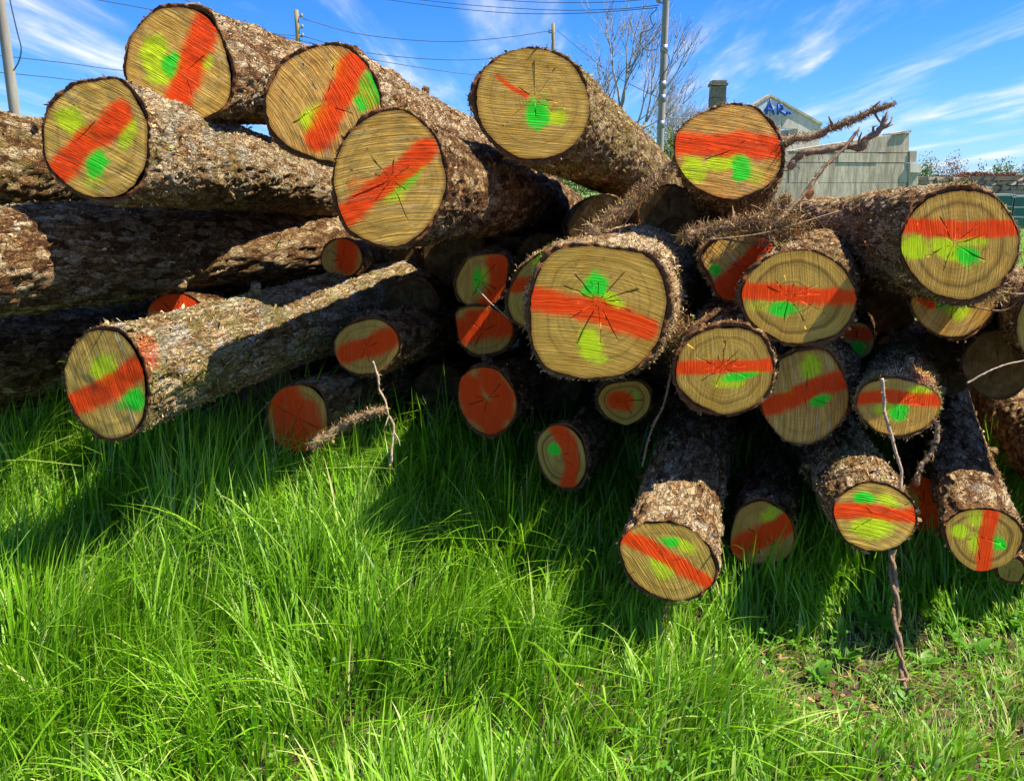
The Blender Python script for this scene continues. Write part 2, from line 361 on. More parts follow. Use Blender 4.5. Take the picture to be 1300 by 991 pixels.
# ------------------------------------------------------------------ logs
def poly_ellipse(cu, cv, rx, ry, rot=0, wob=0.03, n=14, seed=0):
    th = np.linspace(0, 2 * np.pi, n, endpoint=False); r = 1 + wob * vnoise(np.cos(th) * 1.7 + seed * 3.1, np.sin(th) * 1.7, seed)
    x, y = rx * np.cos(th) * r, ry * np.sin(th) * r; c, s = math.cos(rot), math.sin(rot)
    return [(cu + a * c - b * s, cv + a * s + b * c) for a, b in zip(x, y)]

def closed_smooth(P, n=240):
    P = np.asarray(P, float); k = len(P); tt = np.linspace(0, k, n, endpoint=False); i = tt.astype(int); f = (tt - i)[:, None]
    a, b, c, d = P[(i - 1) % k], P[i % k], P[(i + 1) % k], P[(i + 2) % k]
    return 0.5 * ((2 * b) + (-a + c) * f + (2 * a - 5 * b + 4 * c - d) * f ** 2 + (-a + 3 * b - 3 * c + d) * f ** 3)

def polar_interp(x, y, th, *vals):
    a = np.arctan2(y, x); o = np.argsort(a); a = a[o]
    aa = np.concatenate([a - 2 * np.pi, a, a + 2 * np.pi]); res = []
    th = (th + np.pi) % (2 * np.pi) - np.pi
    for v in vals:
        vv = v[o]; res.append(np.interp(th, aa, np.concatenate([vv, vv, vv])))
    return res

LOGN = 0
def make_log(label, outline, d, vp, marks=(), taper=0.0, q=1.0, L=3.2, nvp=None, rim=0.955, groove=0.5, warm=0.2, heart=0.3,
             gang=0.0, gcurve=0.6, tone=0.5, moss=0.3, lichen=0.3, cracks=5, pith=None, flakes=2500, strand=0.2, rough=1.0, spray=None, clen=0.75,
             flare=0.0, gap_shade=0.0, stubs=3, stub_at=(), cut=True, name='log', group='felled logs stacked in the pile'):
    global LOGN
    LOGN += 1; seed = LOGN * 1.37
    ol = closed_smooth(outline); ol = ol.astype(float)
    cu, cv = ol.mean(0)
    C = at(cu, cv, d); a = rays(*vp); a = a / np.linalg.norm(a)
    nr = -(rays(*nvp) if nvp is not None else a); nr = nr / np.linalg.norm(nr)
    X = np.cross(a, [0, 0, 1.0]); X /= np.linalg.norm(X); Y = np.cross(a, X); M = np.stack([X, Y, a], 1)   # columns
    r = rays(ol[:, 0], ol[:, 1]); tt = ((C - CAM) @ nr) / (r @ nr); P = CAM + r * tt[:, None]
    loc = (P - C) @ M
    nl = M.T @ nr
    root = thing(name, label, 'log', tuple(C), group)
    root.rotation_euler = Matrix([[float(M[i, j]) for j in range(3)] for i in range(3)]).to_euler()
    na = int(168 * q); th = np.linspace(-np.pi, np.pi, na, endpoint=False)
    R0, = polar_interp(loc[:, 0], loc[:, 1], th, np.hypot(loc[:, 0], loc[:, 1]))
    rm = R0.mean()
    # ---- bark body
    near = np.arange(0.012, 1.35, 0.0085 / q); far = np.arange(1.35, L, 0.045)
    S = np.concatenate([[-3, -2, -1, 0], near, far]); ns = len(S)
    s = np.maximum(S, 0)[:, None]
    dec = np.exp(-s / 0.35)
    ct, st = np.cos(th)[None], np.sin(th)[None]
    Rk = (R0[None] * dec + rm * (1 - dec)) * (1 + taper * sstep(s, 0, 1.6)) * (1 + flare * (1 - np.exp(-s / 0.05)))
    xx, yy = ct * rm, st * rm
    Rk = Rk * (1 + 0.055 * vnoise(ct * 1.3 + seed, st * 1.3, s * 2.0 + seed))
    bark = fbm(xx * 30 + seed, yy * 30, s * 12 + seed, 3, 0.6)
    bark = 1 - np.abs(bark) * 1.3
    fine = vnoise(xx * 95 + seed, yy * 95, s * 60)
    lump = vnoise(xx * 9 + seed, yy * 9 + 4, s * 7)
    disp = (0.0105 * bark + 0.0036 * fine + 0.011 * lump) * rough * min(1.0, rm / 0.15)
    Rk = Rk + disp * sstep(s, -0.03, 0.03)
    zf = -(nl[0] * ct * Rk + nl[1] * st * Rk) / nl[2]
    Zk = s + zf * np.exp(-s / 0.6)
    ragged = 0.009 * vnoise(xx * 60 + seed, yy * 60, 3.0) + 0.008 * vnoise(xx * 22, yy * 22, seed)
    Zk = Zk + np.where(S[:, None] == 0, ragged * 0.5, 0) + np.where((S[:, None] > 0) & (S[:, None] < 0.04), 0, 0)
    for k, fr in enumerate((rim - 0.05, rim - 0.012, (1 + rim) / 2)):
        jr = fr + (0.010 * vnoise(xx * 50, yy * 50, seed + k) if k == 1 else 0)
        Rk[k] = Rk[3] * jr
        Zk[k] = (-(nl[0] * ct * Rk[k] + nl[1] * st * Rk[k]) / nl[2])[0] + (0.014, 0.0015, 0.003)[k] + ragged[0] * (0, 0.2, 0.6)[k]
    V = np.stack([ct * Rk, st * Rk, Zk], -1)
    # gentle bow of the trunk
    bow = 0.05 * np.sin(s / L * 3.1) * np.array([math.sin(seed * 5), math.cos(seed * 3)])[None]
    V[..., :2] += bow[:, None, :]
    spr = np.zeros((ns, na)); ring = np.zeros((ns, na)); ring[:3] = 1; ring[3] = 0.5
    if spray is not None:
        uu, vv = project(V @ M.T + C)
        dd = np.hypot((uu - spray[0]) / spray[2], (vv - spray[1]) / spray[3]); spr = sstep(1.35 - dd, 0, 0.8) * (s >= 0)
    Vf = V.reshape(-1, 3)
    Vf = np.vstack([Vf, [[*V[-1].mean(0)]]])
    capf = np.stack([(ns - 1) * na + np.arange(na), (ns - 1) * na + (np.arange(na) + 1) % na, np.full(na, ns * na)], 1)
    me = mesh_np('bark', Vf, [grid_faces(ns, na)[:, ::-1], capf[:, ::-1]], BARK, True,
                 {'spray': np.append(spr.ravel(), 0), 'ring': np.append(ring.ravel(), 0)})
    o = link('bark', me, root); props = dict(seed=seed, tone=tone, moss=moss, lichen=lichen)
    for k2, v2 in props.items(): o[k2] = float(v2)
    # ---- cut face
    if cut:
        fa = int(132 * q); nrg = int(42 * q)
        if pith is None: pc = np.zeros(2)
        else:
            rp = rays(*pith); pp = CAM + rp * (((C - CAM) @ nr) / (rp @ nr)); pc = ((pp - C) @ M)[:2]
        base_th = list(np.linspace(-np.pi, np.pi, fa, endpoint=False)); cr = []
        for k in range(cracks):
            c_t = -np.pi + 2 * np.pi * (k + random.uniform(0.1, 0.9)) / max(cracks, 1)
            cr.append((c_t, random.uniform(0.35, 1.0) * clen, random.uniform(0.0008, 0.0020)))
        step = 2 * np.pi / fa; cols = []
        for b in base_th:
            if all(abs(b - c[0]) > step * 0.4 for c in cr): cols.append((b, 0, None))
        for c in cr: cols += [(c[0] - 1e-5, -1, c), (c[0], 0, c), (c[0] + 1e-5, 1, c)]
        cols.sort(key=lambda x: x[0]); nc = len(cols)
        ca = np.array([c[0] for c in cols])
        rv = rim * (1 + 0.024 * vnoise(np.cos(th) * 3 + seed, np.sin(th) * 3, 2.0) + 0.013 * vnoise(np.cos(th) * 14, np.sin(th) * 14, seed))
        bx, by = (R0 * rv * np.cos(th)) - pc[0], (R0 * rv * np.sin(th)) - pc[1]
        Rb, = polar_interp(bx, by, ca, np.hypot(bx, by))
        fr = np.linspace(0, 1, nrg + 1)[1:] ** 0.85
        rr = fr[:, None] * Rb[None]; px = rr * np.cos(ca)[None]; py = rr * np.sin(ca)[None]; dz = np.zeros_like(px); ck = np.zeros_like(px)
        for j, (b, side, c) in enumerate(cols):
            if c is None: continue
            w = c[2] * (rm / 0.18) * np.clip(1 - fr / c[1], 0, 1) ** 0.6 * (fr > 0.06)
            wob = 0.0045 * np.minimum(1, fr * 6) * vnoise(fr * 7 + c[0] * 9, 1.0, seed)
            px[:, j] += -math.sin(b) * (side * w + wob); py[:, j] += math.cos(b) * (side * w + wob)
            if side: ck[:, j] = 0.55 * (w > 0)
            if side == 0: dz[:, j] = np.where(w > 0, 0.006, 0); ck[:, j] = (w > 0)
        x = px + pc[0]; y = py + pc[1]
        z = -(nl[0] * x + nl[1] * y) / nl[2]
        relief = 0.0007 * vnoise(x * 30 + seed, y * 30, 1.0)
        z = z + dz + relief * (0.6 + groove) - 0.0045
        FV = np.stack([x, y, z], -1).reshape(-1, 3); FV = np.vstack([FV, [pc[0], pc[1], float(-(nl[0] * pc[0] + nl[1] * pc[1]) / nl[2]) - 0.0045]])
        uu, vv = project(FV @ M.T + C)
        e1 = X * 1.0; ga = gang
        # grain coordinates are measured in the plane of the face
        gx = FV[:, 0] * math.cos(ga) - FV[:, 1] * math.sin(ga); gy = FV[:, 0] * math.sin(ga) + FV[:, 1] * math.cos(ga)
        gxx = gx + gcurve * gy * gy + 0.004 * vnoise(gx * 9, gy * 9, seed) + 0.0015 * vnoise(gx * 30, gy * 30, seed)
        masks = {'po': np.zeros(len(FV)), 'pg': np.zeros(len(FV)), 'py': np.zeros(len(FV))}
        for mk in marks:
            if mk[0] == 'o':
                pts = np.array(mk[1], float); w = mk[2]; best = np.full(len(FV), 1e9)
                for A_, B_ in zip(pts[:-1], pts[1:]):
                    dv = B_ - A_; tq = np.clip(((uu - A_[0]) * dv[0] + (vv - A_[1]) * dv[1]) / (dv @ dv), 0, 1)
                    best = np.minimum(best, np.hypot(uu - A_[0] - tq * dv[0], vv - A_[1] - tq * dv[1]))
                ww = w * (1 + 0.22 * vnoise(uu / 20, vv / 20, seed) + 0.10 * vnoise(uu / 6, vv / 6, seed)); mval = sstep(1 - best / ww, -0.60, 0.50)
                amt = mk[3] if len(mk) > 3 else 1.0
                masks['po'] = np.maximum(masks['po'], mval * amt)
            else:
                _, mu, mv, rx, ry = mk[:5]; rot = math.radians(mk[5]) if len(mk) > 5 else 0; amt = mk[6] if len(mk) > 6 else 1
                du, dv2 = uu - mu, vv - mv; c_, s_ = math.cos(rot), math.sin(rot)
                dd = np.hypot((du * c_ + dv2 * s_) / rx, (-du * s_ + dv2 * c_) / ry) * (1 + 0.22 * vnoise(uu / 9, vv / 9, seed) + 0.16 * vnoise(uu / 4, vv / 4, seed))
                key = 'pg' if mk[0] == 'g' else 'py'
                masks[key] = np.maximum(masks[key], sstep(1.55 - dd, 0, 1.0) * amt)
        rd = np.append(np.repeat(fr, nc), 0)
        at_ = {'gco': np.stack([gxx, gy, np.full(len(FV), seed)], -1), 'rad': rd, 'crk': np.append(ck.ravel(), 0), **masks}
        ctr = nrg * nc
        capf = np.stack([np.full(nc, ctr), (np.arange(nc) + 1) % nc, np.arange(nc)], 1)
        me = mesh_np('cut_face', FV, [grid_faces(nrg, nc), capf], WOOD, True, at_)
        # make the face look towards the camera side
        fo = link('cut_face', me, root)
        for k2, v2 in dict(seed=seed, groove=groove, warm=warm, heart=heart, gap_shade=gap_shade).items(): fo[k2] = float(v2)
    # ---- loose flakes, rootlets and moss on the bark
    if flakes:
        n = int(flakes * (0.75 + 3.2 * strand)); si = np.clip((rng.random(n) ** 1.5) * 1.5, 0.0, L - 0.1)
        k = np.clip(np.searchsorted(S, si), 4, ns - 2); j = rng.integers(0, na, n)
        dens = vnoise(np.cos(th[j]) * 1.6 + seed, np.sin(th[j]) * 1.6, si * 4)
        keep = rng.random(n) < 0.62 + 0.6 * dens; k, j = k[keep], j[keep]; n = len(k); dens = dens[keep]
        Pp = V[k, j]; rad = np.stack([np.cos(th[j]), np.sin(th[j]), np.zeros(n)], -1)
        tang = np.stack([-np.sin(th[j]), np.cos(th[j]), np.zeros(n)], -1); ax = np.array([[0, 0, 1.0]])
        ang = rng.normal(0, 0.9, n)[:, None]; dirn = ax * np.cos(ang) * np.sign(rng.random(n)[:, None] - 0.5) + tang * np.sin(ang) * rng.choice([-1, 1], n)[:, None]
        lift = np.abs(rng.normal(0.25, 0.30, n))[:, None]
        isS = rng.random(n) < strand
        dirn = dirn + rad * (lift + np.where(isS, 0.12, 0)[:, None]); dirn /= np.linalg.norm(dirn, axis=1)[:, None]
        side = np.cross(dirn, rad + rng.normal(0, 0.35, (n, 3))); side /= np.linalg.norm(side, axis=1)[:, None] + 1e-9
        ln = np.where(isS, rng.uniform(0.008, 0.026, n), np.where(rng.random(n) < 0.03, rng.uniform(0.015, 0.032, n), rng.uniform(0.004, 0.016, n))); wd = np.where(isS, rng.uniform(0.0008, 0.0021, n), ln * rng.uniform(0.18, 0.42, n))
        base = Pp - rad * 0.002
        curl = rad * (rng.normal(0.2, 0.5, n) * ln)[:, None]
        mid = base + dirn * (ln * 0.55)[:, None] + curl * 0.5 + tang * (np.where(isS, rng.normal(0, 0.25, n), 0) * ln)[:, None]
        tip = base + dirn * ln[:, None] + curl * 0.2
        A1 = base - side * wd[:, None] * 0.4; A2 = base + side * wd[:, None] * 0.4
        B1 = mid - side * wd[:, None] * 0.55; B2 = mid + side * wd[:, None] * 0.55
        VV = np.stack([A1, A2, B2, B1, tip], 1).reshape(-1, 3); b = np.arange(n)[:, None] * 5
        f4 = b + np.array([[0, 1, 2, 3]]); f3 = b + np.array([[3, 2, 4]])
        fvv = np.clip(rng.beta(2, 2, n) + (tone - 0.5) * 0.5, 0, 1); ms = sstep(vnoise(np.cos(th[j]) * 2.3 + seed, np.sin(th[j]) * 2.3, S[k] * 5 + 9) + moss - 0.45, 0, 0.5)
        me = mesh_np('bark_flakes', VV, [f4, f3], FLAKE, False, {'fv': np.repeat(fvv, 5), 'mossy': np.repeat(ms, 5)})
        link('bark_flakes', me, root, kind='stuff')
    for kk in range(stubs):
        s0 = random.uniform(0.12, 1.1); t0 = random.uniform(-math.pi, math.pi); rr0 = random.uniform(.009, .020); ln0 = random.uniform(.010, .045)
        if kk < len(stub_at): s0, t0, rr0, ln0 = stub_at[kk]
        k0 = int(np.clip(np.searchsorted(S, s0), 4, ns - 2)); j0 = int((t0 + math.pi) / (2 * math.pi) * na) % na; p0 = V[k0, j0]; rd = np.array([math.cos(t0), math.sin(t0), random.uniform(-.7, .3)])
        m = MB(); m.tube([p0 - rd * .02, p0, p0 + rd * ln0 * .5, p0 + rd * ln0], [rr0 * 1.9, rr0 * 1.35, rr0 * 1.05, rr0 * .9], 12, .35, seed + kk)
        o = m.build('branch_stub', BARK, root)
        for k2, v2 in props.items(): o[k2] = float(v2)
    ar = np.ptp(loc, axis=0)
    print('LOG %2d %-50s r=%.3f size=%.2fx%.2f C=(%.2f %.2f %.2f) axis=(%.2f %.2f %.2f)' % (LOGN, label[:50], rm, ar[0], ar[1], *C, *a))
    return root

D2R = math.radians
# --- top left group
make_log('highest log at the top left with two green spots left of its orange diagonal',
    [(205,8),(240,9),(264,18),(280,42),(292,72),(297,104),(291,134),(270,150),(232,154),(195,142),(168,118),(157,92),(162,58),(177,31)], 3.0, (720,200),
    [('o',[(262,30),(246,72),(236,100),(226,124)],16), ('g',219,82,14,15,30), ('y',196,70,17,24), ('y',205,95,16,12), ('y',262,78,9,11,0,.7)],
    nvp=(530,280), groove=1.0, warm=.30, gang=D2R(58), gcurve=.15, tone=.62, moss=.1, lichen=.15, cracks=3, pith=(236,92), flakes=3200)
make_log('leftmost log end of the top row, wide orange band over a green spot, sunlit bark',
    [(148,97),(171,118),(188,152),(192,186),(186,218),(168,243),(142,255),(112,250),(84,236),(63,215),(54,185),(57,148),(74,121),(104,103)], 2.6, (700,312),
    [('o',[(152,144),(134,166),(105,182),(82,212),(72,224)],15), ('g',122,209,13,17,20), ('y',88,152,17,15,30,.9), ('y',110,170,14,10,20,.6), ('y',162,170,9,20,20,.8), ('y',118,228,12,12,0,.5)],
    nvp=(555,260), groove=1.0, warm=.05, gang=D2R(62), gcurve=.1, tone=.8, moss=.5, lichen=.75, cracks=3, pith=(126,150), flakes=5200, strand=.15, heart=.4)
make_log('top log with orange diagonal between a yellow spot and a large green spot',
    [(415,55),(442,59),(464,78),(479,104),(486,132),(482,165),(464,194),(436,209),(410,207),(386,199),(359,184),(341,163),(335,130),(343,102),(362,77),(389,60)], 2.85, (800,250),
    [('o',[(448,82),(436,112),(424,140),(402,178)],16), ('g',464,117,16,21,10), ('y',399,150,14,18,40), ('y',434,88,9,14,10,.7), ('o',[(460,100),(478,150)],9,.35)],
    nvp=(505,280), groove=1.0, warm=.75, gang=D2R(28), gcurve=.9, tone=.68, moss=.1, lichen=.3, cracks=4, flakes=3600)
make_log('front log of the top row, orange band fading to lower left over a green streak',
    [(500,137),(524,143),(546,162),(562,190),(569,222),(565,256),(548,286),(526,307),(500,316),(470,311),(444,296),(429,271),(422,237),(426,200),(440,170),(466,147)], 2.5, (850,305),
    [('o',[(540,190),(508,218),(470,248),(440,272)],14), ('g',513,229,26,8,-42), ('o',[(505,235),(450,235)],10,.3), ('y',505,243,22,9,-35,.6)],
    nvp=(530,280), L=4.6, groove=.75, warm=.30, gang=D2R(98), gcurve=.5, tone=.32, moss=.25, lichen=.12, cracks=8, pith=(497,228), flakes=4200)
make_log('top middle log with one bright green spot below centre and a thin red stroke',
    [(677,58),(706,67),(732,84),(748,114),(751,148),(739,178),(717,197),(686,206),(655,202),(625,182),(606,154),(601,120),(609,92),(628,73),(650,62)], 2.9, (975,345),
    [('g',682,146,16,17), ('y',706,150,14,11,0,.8), ('o',[(632,97),(650,112),(668,121)],3.2,.8)],
    nvp=(540,270), L=4.8, groove=.5, warm=.08, gang=D2R(88), gcurve=-.1, tone=.6, moss=.75, lichen=.1, cracks=7, pith=(679,125), flakes=6500, strand=.45, clen=.8, rim=.95)
make_log('top right of centre log with a broad orange band over yellow and green spots',
    [(935,132),(962,137),(983,159),(994,188),(991,216),(974,239),(945,252),(918,254),(893,246),(872,230),(856,207),(853,182),(862,163),(884,146),(910,136)], 2.85, (968,372),
    [('o',[(860,182),(900,184),(940,184),(982,186)],14), ('g',941,214,12,16), ('y',882,215,16,14,0), ('y',918,206,24,10,-10), ('y',958,222,12,12,0,.4), ('o',[(870,245),(930,262)],9,.3)],
    groove=.9, warm=.85, gang=D2R(84), gcurve=.25, tone=.4, moss=.1, lichen=.1, cracks=2, pith=(931,190), flakes=5500, strand=.5, nvp=(515,290))
# --- centre and right
make_log('large middle log with long orange stripe, two green spots and shaggy sunlit bark',
    [(700,318),(735,310),(780,311),(822,319),(842,342),(850,380),(842,424),(824,455),(797,474),(765,483),(725,479),(695,471),(678,448),(671,415),(671,378),(682,345)], 2.6, (985,285),
    [('o',[(678,378),(715,386),(758,394),(795,408),(822,417)],14), ('g',756,365,15,17,30), ('y',776,381,14,9,35), ('y',749,437,14,19,-10), ('y',762,455,10,8,0,.6)],
    nvp=(545,270), groove=.12, warm=.0, gang=D2R(80), tone=.9, moss=.35, lichen=.2, cracks=13, pith=(760,382), flakes=9500, strand=.65, rim=.95, heart=.25, flare=.05, clen=.62)
make_log('log half hidden behind the left rim of the large middle log',
    [(700,315),(675,328),(655,350),(643,382),(652,408),(676,417),(702,400),(722,360),(720,328)], 2.9, (840,300),
    [('o',[(655,362),(672,362)],9), ('y',690,330,14,8,-30)], q=.55, groove=.2, tone=.7, moss=.3, flakes=1800, cracks=5, strand=.5)
make_log('tilted log with red orange lower half, behind the oval log and fuzzy with bark',
    [(890,325),(905,306),(935,295),(968,297),(988,318),(984,350),(962,377),(935,386),(911,374),(900,350)], 2.85, (1060,260),
    [('o',[(972,315),(940,345),(918,366)],13), ('o',[(955,350),(925,372)],12), ('g',908,342,7,7)], q=.6, nvp=(530,280), groove=.9, warm=.6, gang=D2R(40), tone=.75, moss=.3, flakes=4200, strand=.6)
make_log('oval log with a straight orange stripe above one green spot and a dark inner ring',
    [(1010,315),(1038,317),(1066,335),(1085,360),(1089,387),(1079,412),(1060,429),(1023,438),(990,434),(958,415),(942,388),(941,363),(956,338),(980,322)], 2.55, (1105,300),
    [('o',[(945,369),(985,371),(1030,376),(1082,377)],10), ('g',994,392,18,9,-5), ('y',965,388,18,8,0,.35)],
    nvp=(555,270), groove=.12, warm=.0, heart=1.0, tone=.35, moss=.25, lichen=.05, cracks=11, pith=(1002,377), flakes=3500, clen=.55, strand=.4, rim=.95)
make_log('large top log at the right edge, straight orange stripe over yellow green spots',
    [(1222,238),(1256,246),(1278,265),(1292,292),(1292,323),(1281,348),(1260,369),(1232,383),(1201,381),(1171,366),(1151,341),(1142,311),(1146,286),(1164,260),(1190,244)], 2.5, (865,272),
    [('o',[(1150,286),(1195,291),(1240,292),(1286,290)],10), ('g',1228,324,15,11), ('y',1160,314,18,15), ('y',1205,318,24,11,30), ('y',1235,307,18,7,0,.7)],
    nvp=(565,270), groove=.25, warm=.15, heart=.9, gang=D2R(5), tone=.62, moss=.35, lichen=.1, cracks=9, pith=(1210,309), flakes=6500, strand=.55, flare=.07, clen=.6, rim=.955)
make_log('log end peeking out below the large right edge log, green paint near its top',
    [(1158,366),(1172,346),(1210,336),(1250,346),(1266,370),(1264,391),(1249,412),(1223,428),(1192,427),(1168,411),(1155,388)], 2.8, (1190,270),
    [('g',1198,382,11,10,20), ('y',1218,392,14,14), ('o',[(1162,372),(1182,386)],6)], q=.6, nvp=(515,330), groove=1.0, warm=.75, gang=D2R(-25), gcurve=.2, tone=.5, moss=.2, flakes=1800)
make_log('log with a level orange stripe over a wide fan of green paint',
    [(889,420),(923,412),(956,418),(977,438),(986,467),(979,495),(955,519),(923,528),(891,519),(868,504),(855,479),(857,453),(868,434)], 2.55, (952,290),
    [('o',[(862,467),(910,466),(976,464)],8), ('g',940,476,27,6,-14), ('y',925,484,20,8,-5,.7)],
    nvp=(555,260), groove=.15, warm=.0, heart=.7, tone=.35, moss=.15, lichen=.05, cracks=13, pith=(917,466), flakes=3500, rim=.94, clen=.7)
make_log('deeply saw-raked log in the right cluster, orange band rising to the right',
    [(1040,441),(1058,449),(1073,474),(1079,505),(1070,533),(1049,555),(1023,566),(997,561),(975,538),(964,515),(966,487),(978,462),(1004,446)], 2.7, (1105,330),
    [('o',[(970,518),(1005,505),(1040,488),(1072,482)],12), ('g',1040,508,14,7,-25), ('y',1029,467,12,13), ('y',1000,500,12,5,-30,.5)],
    nvp=(525,300), groove=1.0, warm=.55, gang=D2R(8), gcurve=.5, tone=.6, moss=.2, lichen=.2, cracks=3, flakes=3000)
make_log('log hung with ivy roots, orange stripe over one green spot',
    [(1094,489),(1115,480),(1137,478),(1163,483),(1187,496),(1196,511),(1190,528),(1171,545),(1143,554),(1115,549),(1096,534),(1086,514)], 2.65, (1112,285),
    [('o',[(1090,506),(1125,502),(1160,507),(1193,508)],8), ('g',1142,523,13,10,-30), ('y',1125,518,16,9,0,.6), ('y',1166,498,14,8,0,.8)],
    nvp=(565,290), groove=.3, warm=.2, heart=.3, tone=.85, moss=.45, lichen=.2, cracks=7, flakes=6500, strand=.7, spray=(1170,470,26,16), rim=.95)
# --- lower right
make_log('lowest log of the pile, thin orange diagonal and sunlit bark above it',
    [(818,661),(858,661),(884,674),(904,698),(911,724),(902,744),(880,758),(852,763),(824,752),(800,733),(788,710),(786,688),(797,671)], 2.38, (950,262),
    [('o',[(794,682),(830,697),(865,718),(900,740)],9), ('y',842,720,18,12,20,.7), ('g',852,688,12,6,20,.8), ('y',870,694,16,8,30,.6)],
    nvp=(585,280), groove=.3, warm=.05, heart=.5, gang=D2R(30), tone=.62, moss=.2, lichen=.55, cracks=3, flakes=5000, taper=.2, rim=.95)
make_log('round log over the grass with an orange stripe between a green and a yellow spot',
    [(1097,610),(1123,613),(1147,625),(1161,642),(1163,664),(1152,685),(1128,697),(1097,698),(1072,685),(1059,663),(1056,640),(1072,621)], 2.45, (905,285),
    [('o',[(1060,648),(1095,648),(1128,653),(1160,655)],8.5), ('g',1097,633,13,8,10), ('y',1128,636,14,8,20,.7), ('y',1107,669,24,13)],
    nvp=(565,300), groove=.7, warm=.1, gang=D2R(75), gcurve=1.2, tone=.66, moss=.4, lichen=.3, cracks=3, flakes=5000, strand=.45, taper=.1)
make_log('low right edge log with an upright orange stripe and green spots beside it',
    [(1238,644),(1269,647),(1291,661),(1300,680),(1290,705),(1269,721),(1238,724),(1214,709),(1202,687),(1199,664),(1214,650)], 2.42, (1150,250),
    [('o',[(1258,650),(1253,675),(1247,720)],9.5), ('g',1269,690,8,8), ('y',1218,674,10,8), ('y',1240,660,12,10,0,.55), ('y',1237,690,8,12,0,.6)],
    nvp=(585,290), groove=.1, warm=.1, heart=1.0, tone=.5, moss=.15, lichen=.5, cracks=5, pith=(1240,678), flakes=4200, taper=.1, rim=.955)
make_log('split log low behind the lowest right logs with a broad red orange smear',
    [(926,690),(934,652),(958,634),(986,640),(1007,664),(1008,695),(990,713),(958,716),(935,708)], 2.8, (1075,330),
    [('o',[(938,694),(970,680),(1003,662)],13), ('y',978,652,13,8,-20,.6)], q=.6, groove=.2, warm=.5, tone=.4, moss=.25, flakes=1500, nvp=(800,420))
make_log('broken mossy stub at the lower right corner of the pile',
    poly_ellipse(1284,722,20,19,0,.12,12,3), 2.62, (1270,300), q=.5, groove=.5, tone=.6, moss=.6, flakes=1800, rim=.8, warm=.2)
# --- left
make_log('long low log jutting out at the left, orange paint spilling onto its bark',
    [(132,416),(155,421),(173,441),(185,469),(188,503),(183,534),(169,551),(143,559),(121,550),(98,526),(85,498),(82,467),(92,439),(110,421)], 2.42, (975,238),
    [('o',[(90,514),(125,500),(150,486),(182,462)],14), ('g',170,508,14,13,-25), ('y',132,468,15,18,-20), ('g',158,512,10,5,-30,.7)],
    nvp=(625,240), groove=1.0, warm=.12, gang=D2R(12), gcurve=.05, tone=.74, moss=.75, lichen=.8, cracks=0, flakes=7000, taper=.25, stubs=5, stub_at=((.75, -1.35, .022, .05), (.55, 1.9, .022, .04)), spray=(184,452,17,26), strand=.3)
make_log('long shaded log at the left edge, lying above the long low log',
    poly_ellipse(-95,340,62,78,0,.03,12,5), 2.45, (900,287), tone=.55, moss=.3, lichen=.35, flakes=3500, q=.85, L=3.4, cracks=0)
make_log('dark brown log low at the left edge, between the long shaded log and the grass',
    poly_ellipse(-110,470,66,72,0,.03,12,31), 2.9, (760,335), tone=.35, moss=.3, lichen=.2, flakes=1500, q=.6, L=3.2, cracks=0)
make_log('mossy log at the upper left edge behind the leftmost log end',
    poly_ellipse(-70,205,60,76,0,.03,12,6), 2.95, (760,270), tone=.55, moss=.7, lichen=.45, flakes=2600, q=.7, cracks=0)
# --- dark interior
make_log('small shaded log left of the large middle log with a red edge, topmost of three',
    [(601,325),(640,323),(646,348),(636,376),(611,393),(586,384),(578,362),(586,338)], 3.4, (690,310),
    [('o',[(632,335),(636,360),(622,385)],14), ('g',606,356,6,14,0,.7), ('y',616,350,8,12,0,.5)], q=.45, tone=.3, flakes=700)
make_log('small shaded log under the topmost small one, painted red across',
    [(581,393),(615,388),(646,404),(652,424),(638,445),(608,451),(586,438),(579,415)], 3.4, (700,320),
    [('o',[(585,420),(645,410)],15), ('o',[(600,402),(640,402)],10)], q=.45, tone=.3, flakes=700, warm=.4)
make_log('shaded round log left of centre almost covered in orange paint',
    [(611,465),(634,470),(652,492),(657,518),(648,541),(623,554),(598,542),(583,516),(582,485),(594,470)], 3.2, (830,385),
    [('o',[(595,490),(605,520),(625,540)],16), ('o',[(620,480),(640,505)],16), ('o',[(615,520),(640,520)],14)], q=.6, tone=.3, flakes=1800, warm=.6)
make_log('small log above the dark gap with an orange curve right of a green spot',
    [(710,538),(729,544),(742,565),(745,594),(736,615),(719,621),(698,612),(685,590),(681,562),(692,544)], 3.0, (910,460),
    [('o',[(708,543),(722,565),(726,590),(722,612)],10), ('g',704,570,8,7)], q=.6, groove=.15, heart=1.0, tone=.3, flakes=1800, cracks=2, rim=.95, pith=(710,578))
make_log('small dark log tucked under the large middle log with one red spot',
    [(784,484),(812,483),(827,500),(820,526),(796,540),(771,530),(758,512),(763,494)], 3.1, (770,380),
    [('o',[(782,508),(794,510)],12), ('g',803,505,7,9,0,.6)], q=.5, groove=.15, heart=1.0, tone=.4, flakes=1500)
make_log('shaded log below the long left log with its orange face half hidden',
    poly_ellipse(466,440,43,36,-.25,.04,12,8), 3.15, (860,370), [('o',[(440,450),(470,440),(490,430)],13)], q=.55, tone=.35, flakes=1500, warm=.5)
make_log('log lying in the grass under the long left log with a red painted end',
    poly_ellipse(378,530,40,44,0,.04,12,9), 3.15, (880,345), [('o',[(360,505),(372,535),(376,565)],22), ('o',[(390,520),(398,550)],14,.8)], q=.6, tone=.55, lichen=.4, flakes=1800, warm=.4)
make_log('dark log end with a red patch under the front top log',
    poly_ellipse(434,328,27,26,0,.04,12,10), 3.7, (640,300), [('o',[(440,315),(440,335)],13)], q=.4, tone=.3, flakes=0)
